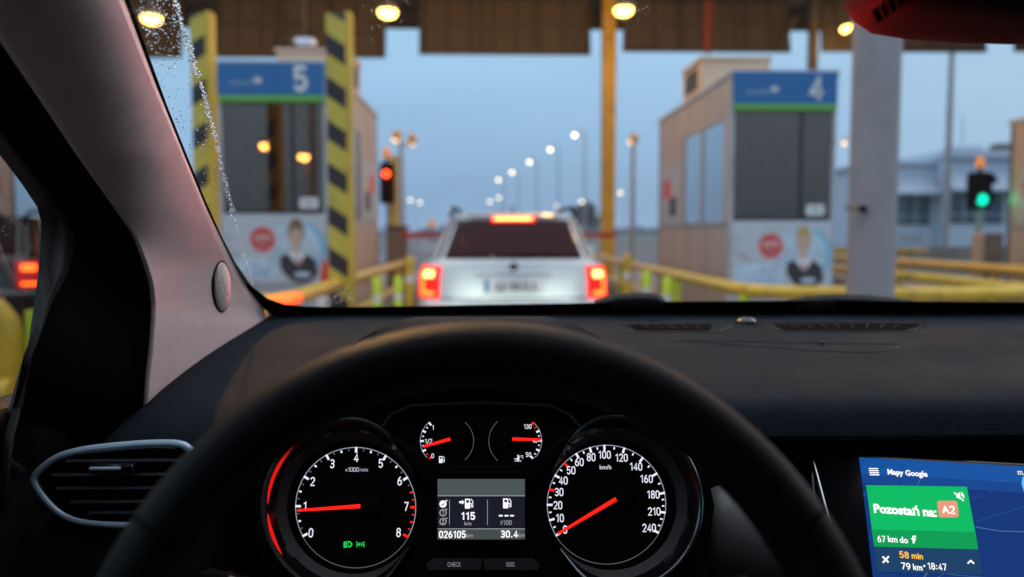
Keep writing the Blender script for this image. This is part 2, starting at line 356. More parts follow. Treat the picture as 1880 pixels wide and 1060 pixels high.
def text(mb, s, o, u, v, h, m, align='CENTER', sx=1.0, bold=0.0, lift=0.0, shear=0, width=None):
    """flat lettering of cap height h, centred on o (or starting there) in the plane u, v; digits are condensed strokes"""
    o = Vector(o); u = Vector(u).normalized(); v = Vector(v).normalized(); n = u.cross(v)
    shapes = []; x = 0.0; wd = .125 + 2.2 * bold; run = ''
    def flush(run, x):
        if not run: return x
        cu = bpy.data.curves.new('t', 'FONT'); cu.body = run; cu.size = 1; cu.offset = bold; cu.resolution_u = 3; cu.shear = shear
        ob = bpy.data.objects.new('t', cu); me = ob.to_mesh(); k = 1 / .70
        if me.vertices:
            mxx = max(p.co.x for p in me.vertices); mnx = min(p.co.x for p in me.vertices)
            shapes.append(([((p.co.x - mnx) * k * .86 + x, p.co.y * k) for p in me.vertices], [tuple(p.vertices) for p in me.polygons])); x += (mxx - mnx) * k * .86 + .13
        ob.to_mesh_clear(); bpy.data.objects.remove(ob); bpy.data.curves.remove(cu); return x
    num = all(c in GLY for c in s)
    for c in s:
        if c in GLY and (c.isdigit() or num):
            x = flush(run, x); run = ''
            for pl in GLY[c]:
                L, Q = stroke([(a + x, b) for a, b in pl], wd); N = len(L)
                shapes.append(([tuple(p) for p in L + Q], [(i, N + i, N + i + 1, i + 1) for i in range(N - 1)]))
            x += {'1': .36, '.': .13, ':': .17, '/': .38, '-': .46}.get(c, .50) + wd + .10
        elif c == ' ':
            x = flush(run, x); run = ''; x += .22
        else: run += c
    x = flush(run, x)
    X = [p[0] for sh in shapes for p in sh[0]]; x0, x1 = min(X), max(X)
    kx = h * sx if width is None else width / (x1 - x0)
    ofs = {'CENTER': (x0 + x1) / 2, 'LEFT': x0}[align]
    for vs, fs in shapes: mb.add([o + u * ((a - ofs) * kx) + v * ((b - .5) * h) + n * lift for a, b in vs], fs, m)
def arc(c, r, a0, a1, n=40): return [(c[0] + r * math.cos(R(a0 + (a1 - a0) * i / n)), c[1] + r * math.sin(R(a0 + (a1 - a0) * i / n))) for i in range(n + 1)]
def sstep(a, b, x):
    t = min(1, max(0, (x - a) / (b - a))); return t * t * (3 - 2 * t)
def interp(tab, x):
    if x <= tab[0][0]: return tab[0][1:]
    for p, q in zip(tab, tab[1:]):
        if x <= q[0]:
            t = (x - p[0]) / (q[0] - p[0]); return tuple(lerp(a, b, t) for a, b in zip(p[1:], q[1:]))
    return tab[-1][1:]
# ================================================================ the ground and far setting
g = MB(); g.add([(-900, -200, 0), (900, -200, 0), (900, 1500, 0), (-900, 1500, 0)], [(0, 1, 2, 3)], 'grass'); struct(g.build('ground', smooth=0))
g = MB(); g.add([(-60, -60, .004), (60, -60, .004), (60, 70, .004), (-60, 70, .004)], [(0, 1, 2, 3)], 'asphalt')
g.grid([[(lerp(-16, 16, k) + x, y, .008) for k in (0, 1)] for x, y in ((0, 70), (-2, 130), (-8, 220), (-22, 330), (-50, 520), (-120, 900))], 'asphalt')
struct(g.build('road', smooth=0))
g = MB()
for x in (-2.0 - .6 + .0, ):
    pass
for k in range(14):
    y = 30 + 12 * k
    for x in (-6, -2, 2, 6): g.add([(x - .07, y, .014), (x + .07, y, .014), (x + .07, y + 4, .014), (x - .07, y + 4, .014)], [(0, 1, 2, 3)], 'paint_white')
struct(g.build('lane_markings', smooth=0))
PITCH = 6.2
def island(xc, y0, y1):
    hw = 0.95; o = []
    for i in range(13): a = math.pi + math.pi * i / 12; o.append((xc + hw * math.cos(a), y0 + hw + hw * math.sin(a)))
    o += [(xc + hw, y1), (xc - hw, y1)]
    mb = MB(); mb.rings([[(x, y, .005) for x, y in o], [(x, y, .17) for x, y in o], [(xc + (x - xc) * .98, y + (.02 if y < y0 + 1 else 0), .19) for x, y in o]], 'concrete')
    # yellow kerb face
    k = [(xc + (x - xc) * 1.006, y - (.006 if y < y0 + hw else 0)) for x, y in o[:13]]
    mb.grid([[(x, y, .02) for x, y in k], [(x, y, .165) for x, y in k]], 'yellow')
    return struct(mb.build('traffic_island', smooth=30))
BX = {5: -2.65, 4: 3.55, 6: -8.85, 3: 9.75}
for n, xc in BX.items(): island(xc, 5.6, 24)

# concrete barrier and dark tree line at the horizon
mb = MB()
for i in range(9):
    x = 8.5 + i * 2.3
    mb.rings([[(x, 27.3, .0), (x, 26.7, .0), (x, 26.88, .35), (x, 26.93, .85), (x, 27.07, .85), (x, 27.12, .35)], [(x + 2.28, 27.3, .0), (x + 2.28, 26.7, .0), (x + 2.28, 26.88, .35), (x + 2.28, 26.93, .85), (x + 2.28, 27.07, .85), (x + 2.28, 27.12, .35)]], 'concrete')
tag(alone(mb.build('concrete_barrier', smooth=0), (17, 27, 0)), 'long pale concrete barrier in front of the distant grey building', 'barrier')
mb = MB()
for i in range(2600):
    x = random.uniform(-330, 330); y = 420 + random.uniform(0, 30); z = random.uniform(0, 1) ** 1.4 * (4.5 + 2 * math.sin(x * .05) + 1.5 * math.sin(x * .17))
    s = random.uniform(.8, 2.2); a = random.uniform(0, 6)
    d = Vector((math.cos(a), math.sin(a), 0)) * s; e2 = Vector((0, random.uniform(-.4, .4), 1)) * s
    c = Vector((x, y, z)); mb.add([c - d - e2 * .6, c + d - e2 * .6, c + d * .7 + e2, c - d * .7 + e2], [(0, 1, 2, 3)], 'leaf')
tag(mb.build('distant_treeline', smooth=0), 'low dark line of far trees along the horizon', 'trees', kind='stuff')

# one lone tree behind the waiting car
def tree(px, top, base_y, Y, label):
    b = at(px, 430, Y); b.z = 0; h = at(px, top, Y).z
    t = thing('tree', label, 'tree', b)
    m1 = MB(); m1.tube([b, b + Vector((.1, 0, h * .4)), b + Vector((0, .1, h * .75))], [.28, .2, .08], 'bark', 8)
    for k in range(5):
        a = k * 1.3; m1.tube([b + Vector((.05, 0, h * (.35 + .07 * k))), b + Vector((math.cos(a) * h * .2, math.sin(a) * h * .2, h * (.55 + .07 * k)))], [.09, .03], 'bark', 6)
    m1.build('trunk', t)
    m2 = MB()
    for k in range(900):
        cl = random.choice([(0, 0, .72, .26), (-.2, .05, .55, .2), (.2, 0, .55, .2), (.08, -.1, .85, .16), (-.1, .1, .82, .16)])
        d = Vector((random.gauss(0, 1), random.gauss(0, 1), random.gauss(0, 1))).normalized() * cl[3] * h * random.random() ** .4
        c = b + Vector((cl[0] * h, cl[1] * h, cl[2] * h)) + d; s = random.uniform(.15, .4)
        p = Vector((random.gauss(0, 1), random.gauss(0, 1), random.gauss(0, 1))).normalized(); q = p.orthogonal().normalized()
        m2.add([c - p * s, c + q * s * .5, c + p * s, c - q * s * .5], [(0, 1, 2, 3)], 'leaf')
    m2.build('crown', t, smooth=0)
tree(1075, 372, 430, 110, 'dim dark round tree in the distance, just left of the yellow canopy post')

# ---------------------------------------------------------------- far office building at the right
def office():
    Y = 48; p0 = at(1600, 430, Y); p1 = at(1900, 430, Y); x0, x1 = p0.x, p1.x
    zt = at(1700, 300, Y).z; t = thing('office_building', 'long grey two-storey office building with metal roof, beyond the toll lanes at the right', 'building', ((x0 + x1) / 2, Y, 0))
    xm = at(1728, 0, Y).x
    mb = MB(); mb.box((x0, Y, 0), (xm, Y + 9, zt - .1), 'blg'); mb.box((xm + .003, Y - 1.2, 0), (x1 + 3, Y + 9.5, zt + .2), 'blg'); mb.build('wall', t, smooth=0)
    ze = zt + .1
    mb = MB(); mb.box((x0 - .2, Y - .2, zt - .098), (xm - .01, Y + 9.1, zt + .1), 'blg'); mb.box((xm - .1, Y - 1.5, zt + .203), (x1 + 3.2, Y + 9.7, zt + .62), 'blg')
    rf = mb.build('roof', t, smooth=0)
    for xa, xb, ya, pt, pb in ((x0 - .3, xm - .12, Y - .01, 328, 356), (xm - .05, x1 + 3.2, Y - 1.21, 318, 350)):
        za, zb_ = at(1700, pt, ya).z, at(1700, pb, ya).z
        mb = MB(); mb.add([(xa, ya, za), (xb, ya, za), (xb, ya - .9, zb_), (xa, ya - .9, zb_), (xa, ya, za - .06), (xb, ya, za - .06), (xb, ya - .9, zb_ - .06), (xa, ya - .9, zb_ - .06)], [(0, 3, 2, 1), (4, 5, 6, 7), (3, 7, 6, 2), (0, 4, 7, 3), (1, 2, 6, 5)], 'blgroof'); mb.build('awning', t, smooth=0)
    mb = MB(); a = at(1760, 290, Y + 3); ze = zt + .62; mb.bbox((a.x, Y + 3, ze), (a.x + 1.6, Y + 5, ze + .8), 'blg', .05); mb.bbox((a.x + 2.5, Y + 3, ze), (a.x + 3.4, Y + 4, ze + .9), 'boothdark', .05); mb.tube([(a.x + .5, Y + 3.5, ze + .4), (a.x + .5, Y + 3.5, ze + 2.6)], .04, 'steel', 6)
    mb.build('roof_vent', rf)
    def win(px0, px1, py0, py1, yy, n):
        A = at(px0, py0, yy); B = at(px1, py1, yy)
        fr = MB(); gl = MB(); s = (B.x - A.x) / n
        fr.box((A.x, yy - .03, A.z - .05), (B.x, yy + .05, A.z + .06), 'steel'); fr.box((A.x, yy - .03, B.z - .06), (B.x, yy + .05, B.z + .05), 'steel')
        zm = lerp(B.z, A.z, .30); fr.box((A.x, yy - .03, zm - .04), (B.x, yy + .05, zm + .04), 'steel')
        for k in range(n + 1): fr.box((A.x + s * k - .05, yy - .035, B.z + .05), (A.x + s * k + .05, yy + .045, A.z - .05), 'steel')
        gl.box((A.x, yy - .012, B.z), (B.x, yy - .006, A.z), 'winglass')
        f = fr.build('window', t, smooth=0); gl.build('pane', f, smooth=0)
    win(1604, 1706, 358, 414, Y, 4); win(1735, 1840, 352, 412, Y - 1.2, 3); win(1850, 1900, 352, 412, Y - 1.2, 2)
    mb = MB()
    for k in range(4): a = at(1640 + 14 * k, 436, Y); mb.box((a.x, Y - .02, a.z - .35), (a.x + .28, Y + .05, a.z + .25), 'steel')
    mb.build('wall_vent', t, smooth=0)
office()

# ================================================================ toll booths
def face(name, mb, P):                        # poster art, P(u, v) -> point on panel, u right 0..1, v down 0..1
    pass
def booth(n, dz, label, hair, full=True):
    xc = BX[n]; x0, x1 = xc - .65, xc + .65; y0, y1 = 10.0, 14.3
    def z(py): return EYE + (430 - py) / 150.0 + dz
    zt, zs0, zg, zw1, zw0, zp1, zp0 = z(124), z(182), z(193), z(195), z(388), z(393), z(520)
    t = thing('toll_booth', label, 'toll booth', (xc, 12.1, .19), 'toll booths on the islands')
    lane = 1 if n in (5, 6) else -1             # side that carries the roof unit
    W = MB()
    W.box((x0, y0, .19), (x1, y0 + .08, zp1), 'boothgrey')                       # front lower wall
    W.box((x0, y0, zg), (x1, y0 + .08, zt), 'boothgrey')                         # front header
    for xa, xb in ((x0, x0 + .045), (x1 - .045, x1)): W.box((xa, y0, zp1), (xb, y0 + .08, zg), 'boothgrey')
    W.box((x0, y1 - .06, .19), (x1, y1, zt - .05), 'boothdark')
    zb, zh = z(398), z(203)
    for xs, xe, sd in ((x0, x0 + .05, -1), (x1 - .05, x1, 1)):
        W.box((xs, y0 + .081, .19), (xe, y1 - .061, zb), 'booth')
        W.box((xs, y0 + .081, zh), (xe, y1 - .061, zt - .04), 'booth')
        for ya, yb in ((y0 + .081, y0 + .28), (y0 + 1.35, y0 + 1.42), (y0 + 2.45, y1 - .061)): W.box((xs, ya, zb), (xe, yb, zh), 'booth')
        W.box((xs - .012 if sd < 0 else xe, y0 + .08, zb - .02), (xs if sd < 0 else xe + .012, y1 - .06, zb + .015), 'steel')
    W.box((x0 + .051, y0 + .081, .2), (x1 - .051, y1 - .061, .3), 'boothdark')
    W.build('wall', t, smooth=0)
    rf = MB(); rf.box((x0 - .02, y0 - .02, zt - .038), (x1 + .02, y1 + .05, zt + .03), 'boothgrey'); rfo = rf.build('roof', t, smooth=0, bevel=.01)
    u = MB(); ua, ub = (x0 + .01, x0 + .97) if lane < 0 else (x1 - .97, x1 - .01)
    u.box((ua, 11.5, zt + .032), (ub, 12.6, z(100 - 43) + .02), 'roofunit'); u.box((ua - .03, 11.47, z(57) + .021), (ub + .03, 12.63, z(57) + .06), 'roofunit')
    u.box((ua - .006, 11.7, zt + .1) if lane < 0 else (ub, 11.7, zt + .1), (ua, 12.45, z(64)) if lane < 0 else (ub + .006, 12.45, z(64)), 'louvre')
    u.build('roof_unit', rfo, smooth=0)
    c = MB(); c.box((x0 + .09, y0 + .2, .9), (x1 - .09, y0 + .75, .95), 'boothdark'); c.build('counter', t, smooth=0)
    c = MB(); c.bbox((x0 + .3, y0 + .35, .951), (x0 + .75, y0 + .5, 1.5), 'black', .02); c.build('monitor', t, smooth=0)
    c = MB(); c.bbox((x1 - .5, y0 + 1.2, .301), (x1 - .12, y0 + 1.6, 1.75), 'seat', .04); c.build('chair', t, smooth=0)
    c = MB(); c.box((x0 + .1, y0 + 2.6, .301), (x1 - .5, y0 + 3.2, 2.1), 'brown'); c.build('locker', t, smooth=0)
    g = MB(); g.box((x0 + .045, y0 + .03, zp1), (x1 - .045, y0 + .036, zg), 'boothglass')
    go = g.build('front_window', t, smooth=0)
    fr = MB(); fr.box((x0 + .045, y0 + .02, zp1), (x1 - .045, y0 + .05, zp1 + .03), 'black'); fr.box((xc + .22, y0 + .022, zp1 + .03), (xc + .245, y0 + .048, zg), 'black')
    fr.build('window_frame', go, smooth=0)
    s = MB(); s.box((x1 - .34, y0 + .015, zw0 + .03), (x1 - .12, y0 + .0185, zw0 + .16), 'white'); s.box((x1 - .29, y0 + .0135, zw0 + .07), (x1 - .17, y0 + .0148, zw0 + .12), 'boothgrey'); s.build('notice', go, smooth=0)
    for xs, sd in ((x0 + .02, -1), (x1 - .02, 1)):
        g = MB(); g.box((xs - .003, y0 + .28, zb), (xs + .003, y0 + 1.35, zh), 'boothside'); g.build('side_window', t, smooth=0)
        g = MB(); g.box((xs - .003, y0 + 1.42, zb), (xs + .003, y0 + 2.45, zh), 'winglass' if n == 5 and sd > 0 else 'boothside'); g.build('side_window', t, smooth=0)
        # poster on the rear of the side wall
        p = MB(); X = x0 - .004 if sd < 0 else x1 + .004
        def sp(ya, yb, za, zb_, m, k=0): p.box((min(X, X + sd * (.002 + k)), y0 + ya, za), (max(X, X + sd * (.002 + k)), y0 + yb, zb_), m)
        sp(2.6, 4.0, z(400), z(255), 'boothgrey'); sp(3.3, 3.9, z(330), z(285), 'pred', .002); sp(2.9, 3.4, z(375), z(330), 'jacket', .002); sp(3.0, 3.25, z(330), z(305), 'skin', .003)
        p.build('side_poster', t, smooth=0)
    # sign with lane number
    s = MB(); yf = y0 - .06
    s.box((x0 + .02, yf, zs0), (x1 - .02, y0 - .001, zt - .002), 'blue'); s.box((x0 + .02, yf, zg), (x1 - .02, y0 - .001, zs0 - .001), 'green')
    U, V = (1, 0, 0), (0, 0, 1)
    text(s, str(n), (x0 + 1.01, yf - .004, (zt + zs0) / 2), U, V, .255, 'white', bold=.035, sx=.95)
    text(s, 'Autostrada', (x0 + .30, yf - .004, (zt + zs0) / 2 - .045), U, V, .05, 'ppale', sx=.95, shear=.15)
    for k in range(4):                          # small leaf shaped emblem beside the wording
        a = R(40 + 30 * k); cx, cz = x0 + .50, (zt + zs0) / 2 - .06
        d = Vector((math.cos(a), 0, math.sin(a))); q = Vector((-math.sin(a), 0, math.cos(a))); O = Vector((cx, yf - .004, cz))
        s.poly([O, O + d * .05 + q * .012, O + d * (.11 - .01 * abs(k - 1.5)), O + d * .05 - q * .012], 'white')
    s.build('sign', t, smooth=0)
    # advertising poster below the window
    p = MB(); pu0, pu1 = x0 + .03, x1 - .03
    p.box((pu0, y0 - .02, zp0), (pu1, y0 - .001, zp1 - .012), 'poster')
    def P(uu, vv, k=1): return Vector((lerp(pu0, pu1, uu), y0 - .02 - .0015 * k, lerp(zp1 - .012, zp0, vv)))
    def ell(uu, vv, ru, rv, m, k, a0=0, a1=360):
        O = P(uu, vv, k); p.poly([O + Vector((math.cos(R(a0 + (a1 - a0) * i / 26)) * ru, 0, math.sin(R(a0 + (a1 - a0) * i / 26)) * rv)) for i in range(26 + (a1 - a0 < 360))], m)
    ell(.72, .46, .33, .33, 'ppale', 1, 60, 200); ell(.74, .48, .325, .325, 'pblue', 2, -60, 75); ell(.73, .50, .27, .30, 'ppale', 2.5)
    ell(.39, .36, .17, .17, 'white', 2); ell(.39, .36, .155, .155, 'pred', 3)
    text(p, 'AUTO', P(.39, .33, 4), U, V, .065, 'white', sx=.9, bold=.02); text(p, 'AUTO', P(.39, .45, 4), U, V, .03, 'ppale', sx=1.4)
    p.box(tuple(P(.05, .92, 1)), tuple(P(.52, .62, .5)), 'ppale')
    text(p, 'Twoje', P(.28, .72, 3), U, V, .05, 'ptext', sx=1.1); text(p, 'Autostrada', P(.30, .84, 3), U, V, .055, 'ptext', sx=1.1)
    # the printed half figure: jacket, collar, neck, face, hair
    p.poly([P(.55, .62, 3), P(.64, .55, 3), P(.72, .62, 3), P(.80, .55, 3), P(.90, .66, 3), P(.93, .88, 3), P(.62, .90, 3), P(.56, .78, 3)], 'jacket')
    p.poly([P(.63, .57, 4), P(.68, .52, 4), P(.76, .52, 4), P(.81, .57, 4), P(.73, .74, 4)], 'white'); p.poly([P(.71, .62, 5), P(.745, .62, 5), P(.74, .72, 5), P(.72, .72, 5)], 'pred')
    ell(.715, .25, .098, .165, hair, 4); ell(.715, .30, .075, .135, 'skin', 5); p.poly([P(.68, .44, 4.5), P(.75, .44, 4.5), P(.75, .56, 4.5), P(.68, .56, 4.5)], 'skin')
    ell(.69, .27, .012, .007, 'jacket', 6); ell(.742, .27, .012, .007, 'jacket', 6); ell(.716, .37, .025, .010, 'pred', 6); ell(.715, .155, .085, .05, hair, 6)
    ell(.76, .88, .17, .085, 'jacket', 6); ell(.77, .87, .10, .035, 'ppale', 7)
    p.build('poster', t, smooth=0)
    return t
booth(5, 0.0, 'toll booth with a blue sign numbered 5, behind the yellow and black striped posts', 'hairb')
booth(4, -.08, 'toll booth with a blue sign numbered 4, just left of the round grey column', 'haird')
booth(6, 0.0, 'toll booth seen only as a pale wall through the side window at the far left', 'hairb')
booth(3, -.08, 'brownish toll booth cut by the right edge of the view, past the green signal', 'haird')

# ---------------------------------------------------------------- canopy
cy0, cy1 = 12.4, 24.0
t = thing('canopy', 'brown steel roof spanning over the toll lanes, with hanging boards along its far edge', 'canopy', (0, 15, 7.3))
mb = MB(); mb.box((-24, cy0, 7.55), (24, cy1, 7.75), 'canopy'); mb.build('roof', t, smooth=0)
for y in (12.6, 15.3, 19, 23.2):
    mb = MB(); mb.box((-24, y - .12, 6.98), (24, y + .12, 7.04), 'beam'); mb.box((-24, y - .12, 7.48), (24, y + .12, 7.545), 'beam'); mb.box((-24, y - .02, 7.04), (24, y + .02, 7.48), 'beam'); mb.build('crossbeam', t, smooth=0)
for k in range(8):
    x = -21 + 6 * k
    mb = MB(); mb.box((x - .1, cy0 + .1, 7.40), (x + .1, cy1 - .1, 7.47), 'beam'); mb.build('purlin', t, smooth=0)
YP = 21.5
for k, (a, b) in enumerate(((400 - 370 * 2, 710 - 370 * 2), (30, 340), (402, 709), (771, 1080), (1140, 1441), (1500, 1795), (1850, 2150), (2215, 2520))):
    zb = at(a, 105 - 10 * min(1, max(0, (a - 400) / 740)), YP).z; A = at(a, 430, YP).x; B = at(b, 430, YP).x; zt = 7.45
    mb = MB(); dx = .09
    vs = [(A, YP, zb), (B, YP, zb), (B - dx, YP + .35, zt), (A + dx, YP + .35, zt)]
    vs2 = [(x, y + .06, zz) for x, y, zz in vs]
    mb.add(vs + vs2, [(0, 1, 2, 3), (7, 6, 5, 4), (0, 4, 5, 1), (1, 5, 6, 2), (2, 6, 7, 3), (3, 7, 4, 0)], 'canopy')
    for f in (0.003, .35, .66, .985):
        xx = lerp(A, B, f); mb.add([(xx, YP - .07, zb - .003), (xx + .10, YP - .07, zb - .003), (xx + .10, YP + .30, zt), (xx, YP + .30, zt), (xx, YP + .01, zb), (xx + .10, YP + .01, zb)], [(0, 1, 2, 3), (0, 4, 5, 1), (0, 3, 4), (1, 5, 2)], 'beam')
    for f in (.02, .5):
        zz = lerp(zb, zt, f); yy = lerp(YP, YP + .35, f) - .045; mb.box((A + .02, yy, zz), (B - .1, yy + .06, zz + .08), 'beam')
    mb.build('hanging_board', t, smooth=0)
# cable conduits below the canopy
mb = MB(); mb.tube([at(520, 12, 20), at(560, 40, 20.5), at(700, 55, 21)], .05, 'beam', 6); mb.build('conduit', t)

# canopy lamps
def canopy_lamp(px, py, Y, label, L=.40, W=.14, energy=180):
    p = at(px, py, Y); t = thing('canopy_lamp', label, 'lamp', (p.x, p.y, p.z), 'sodium lamps under the canopy')
    mb = MB()
    def ring(f, z): return [(p.x + math.cos(a) * L * .5 * f, p.y + math.sin(a) * .16 * f * 1.5, z) for a in [2 * math.pi * k / 20 for k in range(20)]]
    mb.rings([ring(.95, p.z + .02), ring(1.1, p.z + .07), ring(1.0, p.z + .16), ring(.4, p.z + .2)], 'steel'); mb.tube([(p.x, p.y, p.z + .2), (p.x, p.y, 7.4)], .03, 'beam', 6)
    mb.build('housing', t)
    mb = MB(); mb.rings([ring(.45, p.z - W * .75), ring(.8, p.z - W * .5), ring(.95, p.z - W * .1), ring(.97, p.z + .018)], 'sodium'); mb.build('lens', t)
    l = bpy.data.lights.new('lamp_light', 'POINT'); l.energy = energy * .55; l.color = (1, .50, .11); l.shadow_soft_size = .15
    lo = bpy.data.objects.new('lamp_light', l); lo.location = (p.x, p.y, p.z - .35); col.objects.link(lo); link(lo, t)
canopy_lamp(278, 34, 17.5, 'glowing orange canopy lamp seen through the raindrops beside the pillar')
canopy_lamp(712, 23, 17.5, 'glowing orange canopy lamp above the gap right of booth 5')
canopy_lamp(1145, 19, 17.5, 'glowing orange canopy lamp at the head of the yellow canopy post')
canopy_lamp(1553, 52, 20.5, 'small orange canopy lamp half hidden by the mirror housing', L=.17, W=.12, energy=60)
# lamps nearer than the frame shows, further rows of the same canopy
for x, lab_ in ((-7.2, 'orange canopy lamp overhead, above booth 6'), (1.3, 'orange canopy lamp overhead, above the lane of the waiting car'), (7.6, 'orange canopy lamp overhead, above the lane with the green signal')):
    canopy_lamp(905 + x * 115, 430 - 1500 * 5.4 / 13.0, 13.0, lab_, energy=620 if x > 0 else 300)

# round column, canopy posts, pipe
def column(px, Y, r, label):
    p = at(px, 545, Y); t = thing('round_column', label, 'column', (p.x, p.y, 0))
    mb = MB(); mb.lathe([(r, .0), (r, 7.6)], 'column', (p.x, p.y, 0), n=40); mb.build('shaft', t)
    mb = MB(); mb.lathe([(r + .02, .0), (r + .02, .30), (r + .005, .32)], 'yellow', (p.x, p.y, .002), n=40); mb.build('base_collar', t)
    q = at(px - 40, 385, Y - .05); mb = MB(); mb.tube([(p.x - r * .7, q.y - r * .5, q.z), (p.x - r - .10, q.y - r * .5, q.z + .01)], .014, 'brown', 8); mb.lathe([(.03, 0), (.03, .04)], 'black', (p.x - r * .8, q.y - r * .62, q.z), (-.6, -.8, 0), 12); mb.build('bracket', t)
column(1597, 6.5, .182, 'thick round grey column in front of the right edge of booth 4')
def post(px, Y, wd, m, label, ztop=7.3, pybase=None):
    p = at(px, 430, Y); mb = MB(); mb.bbox((p.x - wd / 2, Y - wd / 2, 0), (p.x + wd / 2, Y + wd / 2, ztop), m, .012); mb.box((p.x - wd * .8, Y - wd * .8, 0), (p.x + wd * .8, Y + wd * .8, .03), 'steel')
    return tag(alone(mb.build('canopy_post', smooth=0), (p.x, Y, 0)), label, 'post', 'posts holding up the canopy')
post(1115, 20.5, .33, 'yellow2', 'tall square yellow canopy post rising behind the waiting car')
post(1484, 21, .21, 'beam', 'slim dark canopy post above the sign of booth 4')
mb = MB(); a = at(1432, 92, 21); b = at(1462, 30, 21); mb.tube([a, b], .05, 'beam', 8)
tag(alone(mb.build('diagonal_brace'), a), 'short slanting steel brace left of the slim dark canopy post', 'brace')
mb = MB(); a = at(1300, 98, 19); mb.tube([a - Vector((0, 0, .0)), Vector((a.x, a.y, 7.5))], .075, 'redpipe', 14); mb.tube([Vector((a.x, a.y, a.z + .15)), Vector((a.x, a.y, a.z + .22))], .10, 'redpipe', 14)
tag(alone(mb.build('red_pipe'), a), 'red pipe hanging from the canopy above the roof unit of booth 4', 'pipe')
mb = MB(); a = at(540, 79, 14); b = at(575, 69, 14)
mb.bbox((a.x, 14, a.z), (b.x, 14.25, b.z), mat('tube_lamp', (.5, .55, .6), .4, emit=(.5, .62, .9), es=.42), .015); mb.tube([((a.x + b.x) / 2, 14.1, b.z), ((a.x + b.x) / 2, 14.1, 7.5)], .02, 'beam', 6)
tag(alone(mb.build('floodlight'), (a.x, 14.1, a.z)), 'small pale blue lamp hanging above the roof unit of booth 5', 'lamp')

# striped posts
def striped(px, Y, m, label, wd=.21, side=1, fw=.055):
    p = at(px, 430, Y); zt = at(px, 24, Y).z; t = thing('striped_post', label, 'post', (p.x, Y, .19), 'striped posts guarding booth 5')
    mb = MB(); mb.box((p.x - wd / 2, Y, .19), (p.x + wd / 2, Y + .04, zt), m); o = mb.build('striped_board', t, smooth=0)
    mb = MB(); xa = p.x + side * wd / 2
    mb.box((min(xa, xa + side * fw) + (.001 if side > 0 else 0), Y - .01, .19), (max(xa, xa + side * fw) - (.001 if side < 0 else 0), Y + .16, zt + .02), 'yellow2'); mb.build('side_flange', t, smooth=0)
striped(372, 8.6, M['postL'], 'leftmost yellow and black striped post, partly behind the raindrops', .155, fw=.055)
striped(621, 8.6, M['postR'], 'yellow and black striped post standing in front of the right edge of booth 5', .205)

# cone beside booth 5
p = at(597, 512, 9.2); t = thing('traffic_cone', 'small red traffic cone at the foot of booth 5', 'cone', (p.x, p.y, .19))
mb = MB(); z0 = p.z - .12; mb.bbox((p.x - .16, p.y - .16, .191), (p.x + .16, p.y + .16, .23), 'rubber', .01); mb.build('base', t)
mb = MB(); mb.lathe([(.13, .23), (.10, .45)], 'cone', (p.x, p.y, 0), n=24); mb.lathe([(.10, .4505), (.082, .58)], 'white', (p.x, p.y, 0), n=24); mb.lathe([(.082, .5805), (.03, .96), (.02, .98)], 'cone', (p.x, p.y, 0), n=24); mb.build('cone_body', t)

# ---------------------------------------------------------------- guard rails (one thing per island side)
def rail(pts, label, posts, r=.062, low=True, loc=None, lime=()):
    pts = [Vector(p) for p in pts]
    t = thing('guard_rail', label, 'guard rail', (pts[0].x, pts[0].y, 0), 'yellow tube guard rails along the islands')
    # round the corners
    out = [pts[0]]
    for a, b, c in zip(pts, pts[1:], pts[2:]):
        d1 = (a - b); d2 = (c - b); k = min(.55, d1.length * .45, d2.length * .45); p1 = b + d1.normalized() * k; p2 = b + d2.normalized() * k
        for i in range(8): s = i / 7; out.append(p1.lerp(b, s).lerp(b.lerp(p2, s), s))
    out.append(pts[-1])
    mb = MB(); mb.tube(out, r, 'yellow', 14); mb.build('tube_rail', t)
    if low:
        mb = MB(); mb.tube([Vector((p.x, p.y, .36)) for p in out], r * .8, 'yellow', 12); mb.build('lower_rail', t)
    for k, (x, y) in enumerate(posts):
        mb = MB(); mb.lathe([(.052, .0), (.052, pts[0].z - r * .6)], 'lime' if k in lime else 'yellow', (x, y, .0), n=14); mb.lathe([(.09, .19), (.09, .205)], 'steel', (x, y, 0), n=14); mb.build('rail_post', t)
H = .75
rail([(-1.62, 16.5, H), (-1.62, 6.2, H), (-2.5, 5.6, H), (-3.42, 6.2, H), (-3.42, 16.5, H)], 'yellow tube rail bending round the island of booth 5, left of the waiting car',
     [(-1.62, 16.3), (-1.62, 13.9), (-1.62, 11.4), (-1.62, 8.9), (-1.7, 6.1), (-3.36, 6.02), (-3.42, 8.8), (-3.42, 12), (-3.42, 16.3)], lime=(2, 3, 4, 5))
rail([(2.45, 21, H), (2.33, 13, H), (2.30, 7.3, H), (3.3, 6.95, H), (4.9, 7.1, H), (5.1, 9, H), (4.75, 21, H)], 'yellow tube rail bending round the island of booth 4, in front of its poster',
     [(2.44, 20.5), (2.35, 15), (2.31, 12.4), (2.30, 10.2), (2.33, 7.5), (4.85, 7.25), (4.9, 13), (4.78, 20)], lime=(1, 2, 3, 4))
rail([(7.95, 24, H), (7.55, 15, H), (7.40, 10.2, H), (7.6, 8.5, H)], 'yellow tube rail on short posts in front of booth 3, at the right', [(7.9, 22), (7.66, 17.5), (7.55, 15.0), (7.47, 12.0), (7.42, 9.9)], low=False, r=.075)
rail([(13.2, 24.5, H), (9.2, 24.3, .78), (8.6, 21, .78)], 'far yellow tube rail running across in front of the pale concrete barrier', [(12.4, 24.4), (10.6, 24.4), (9.0, 24.0)], low=False, r=.07)

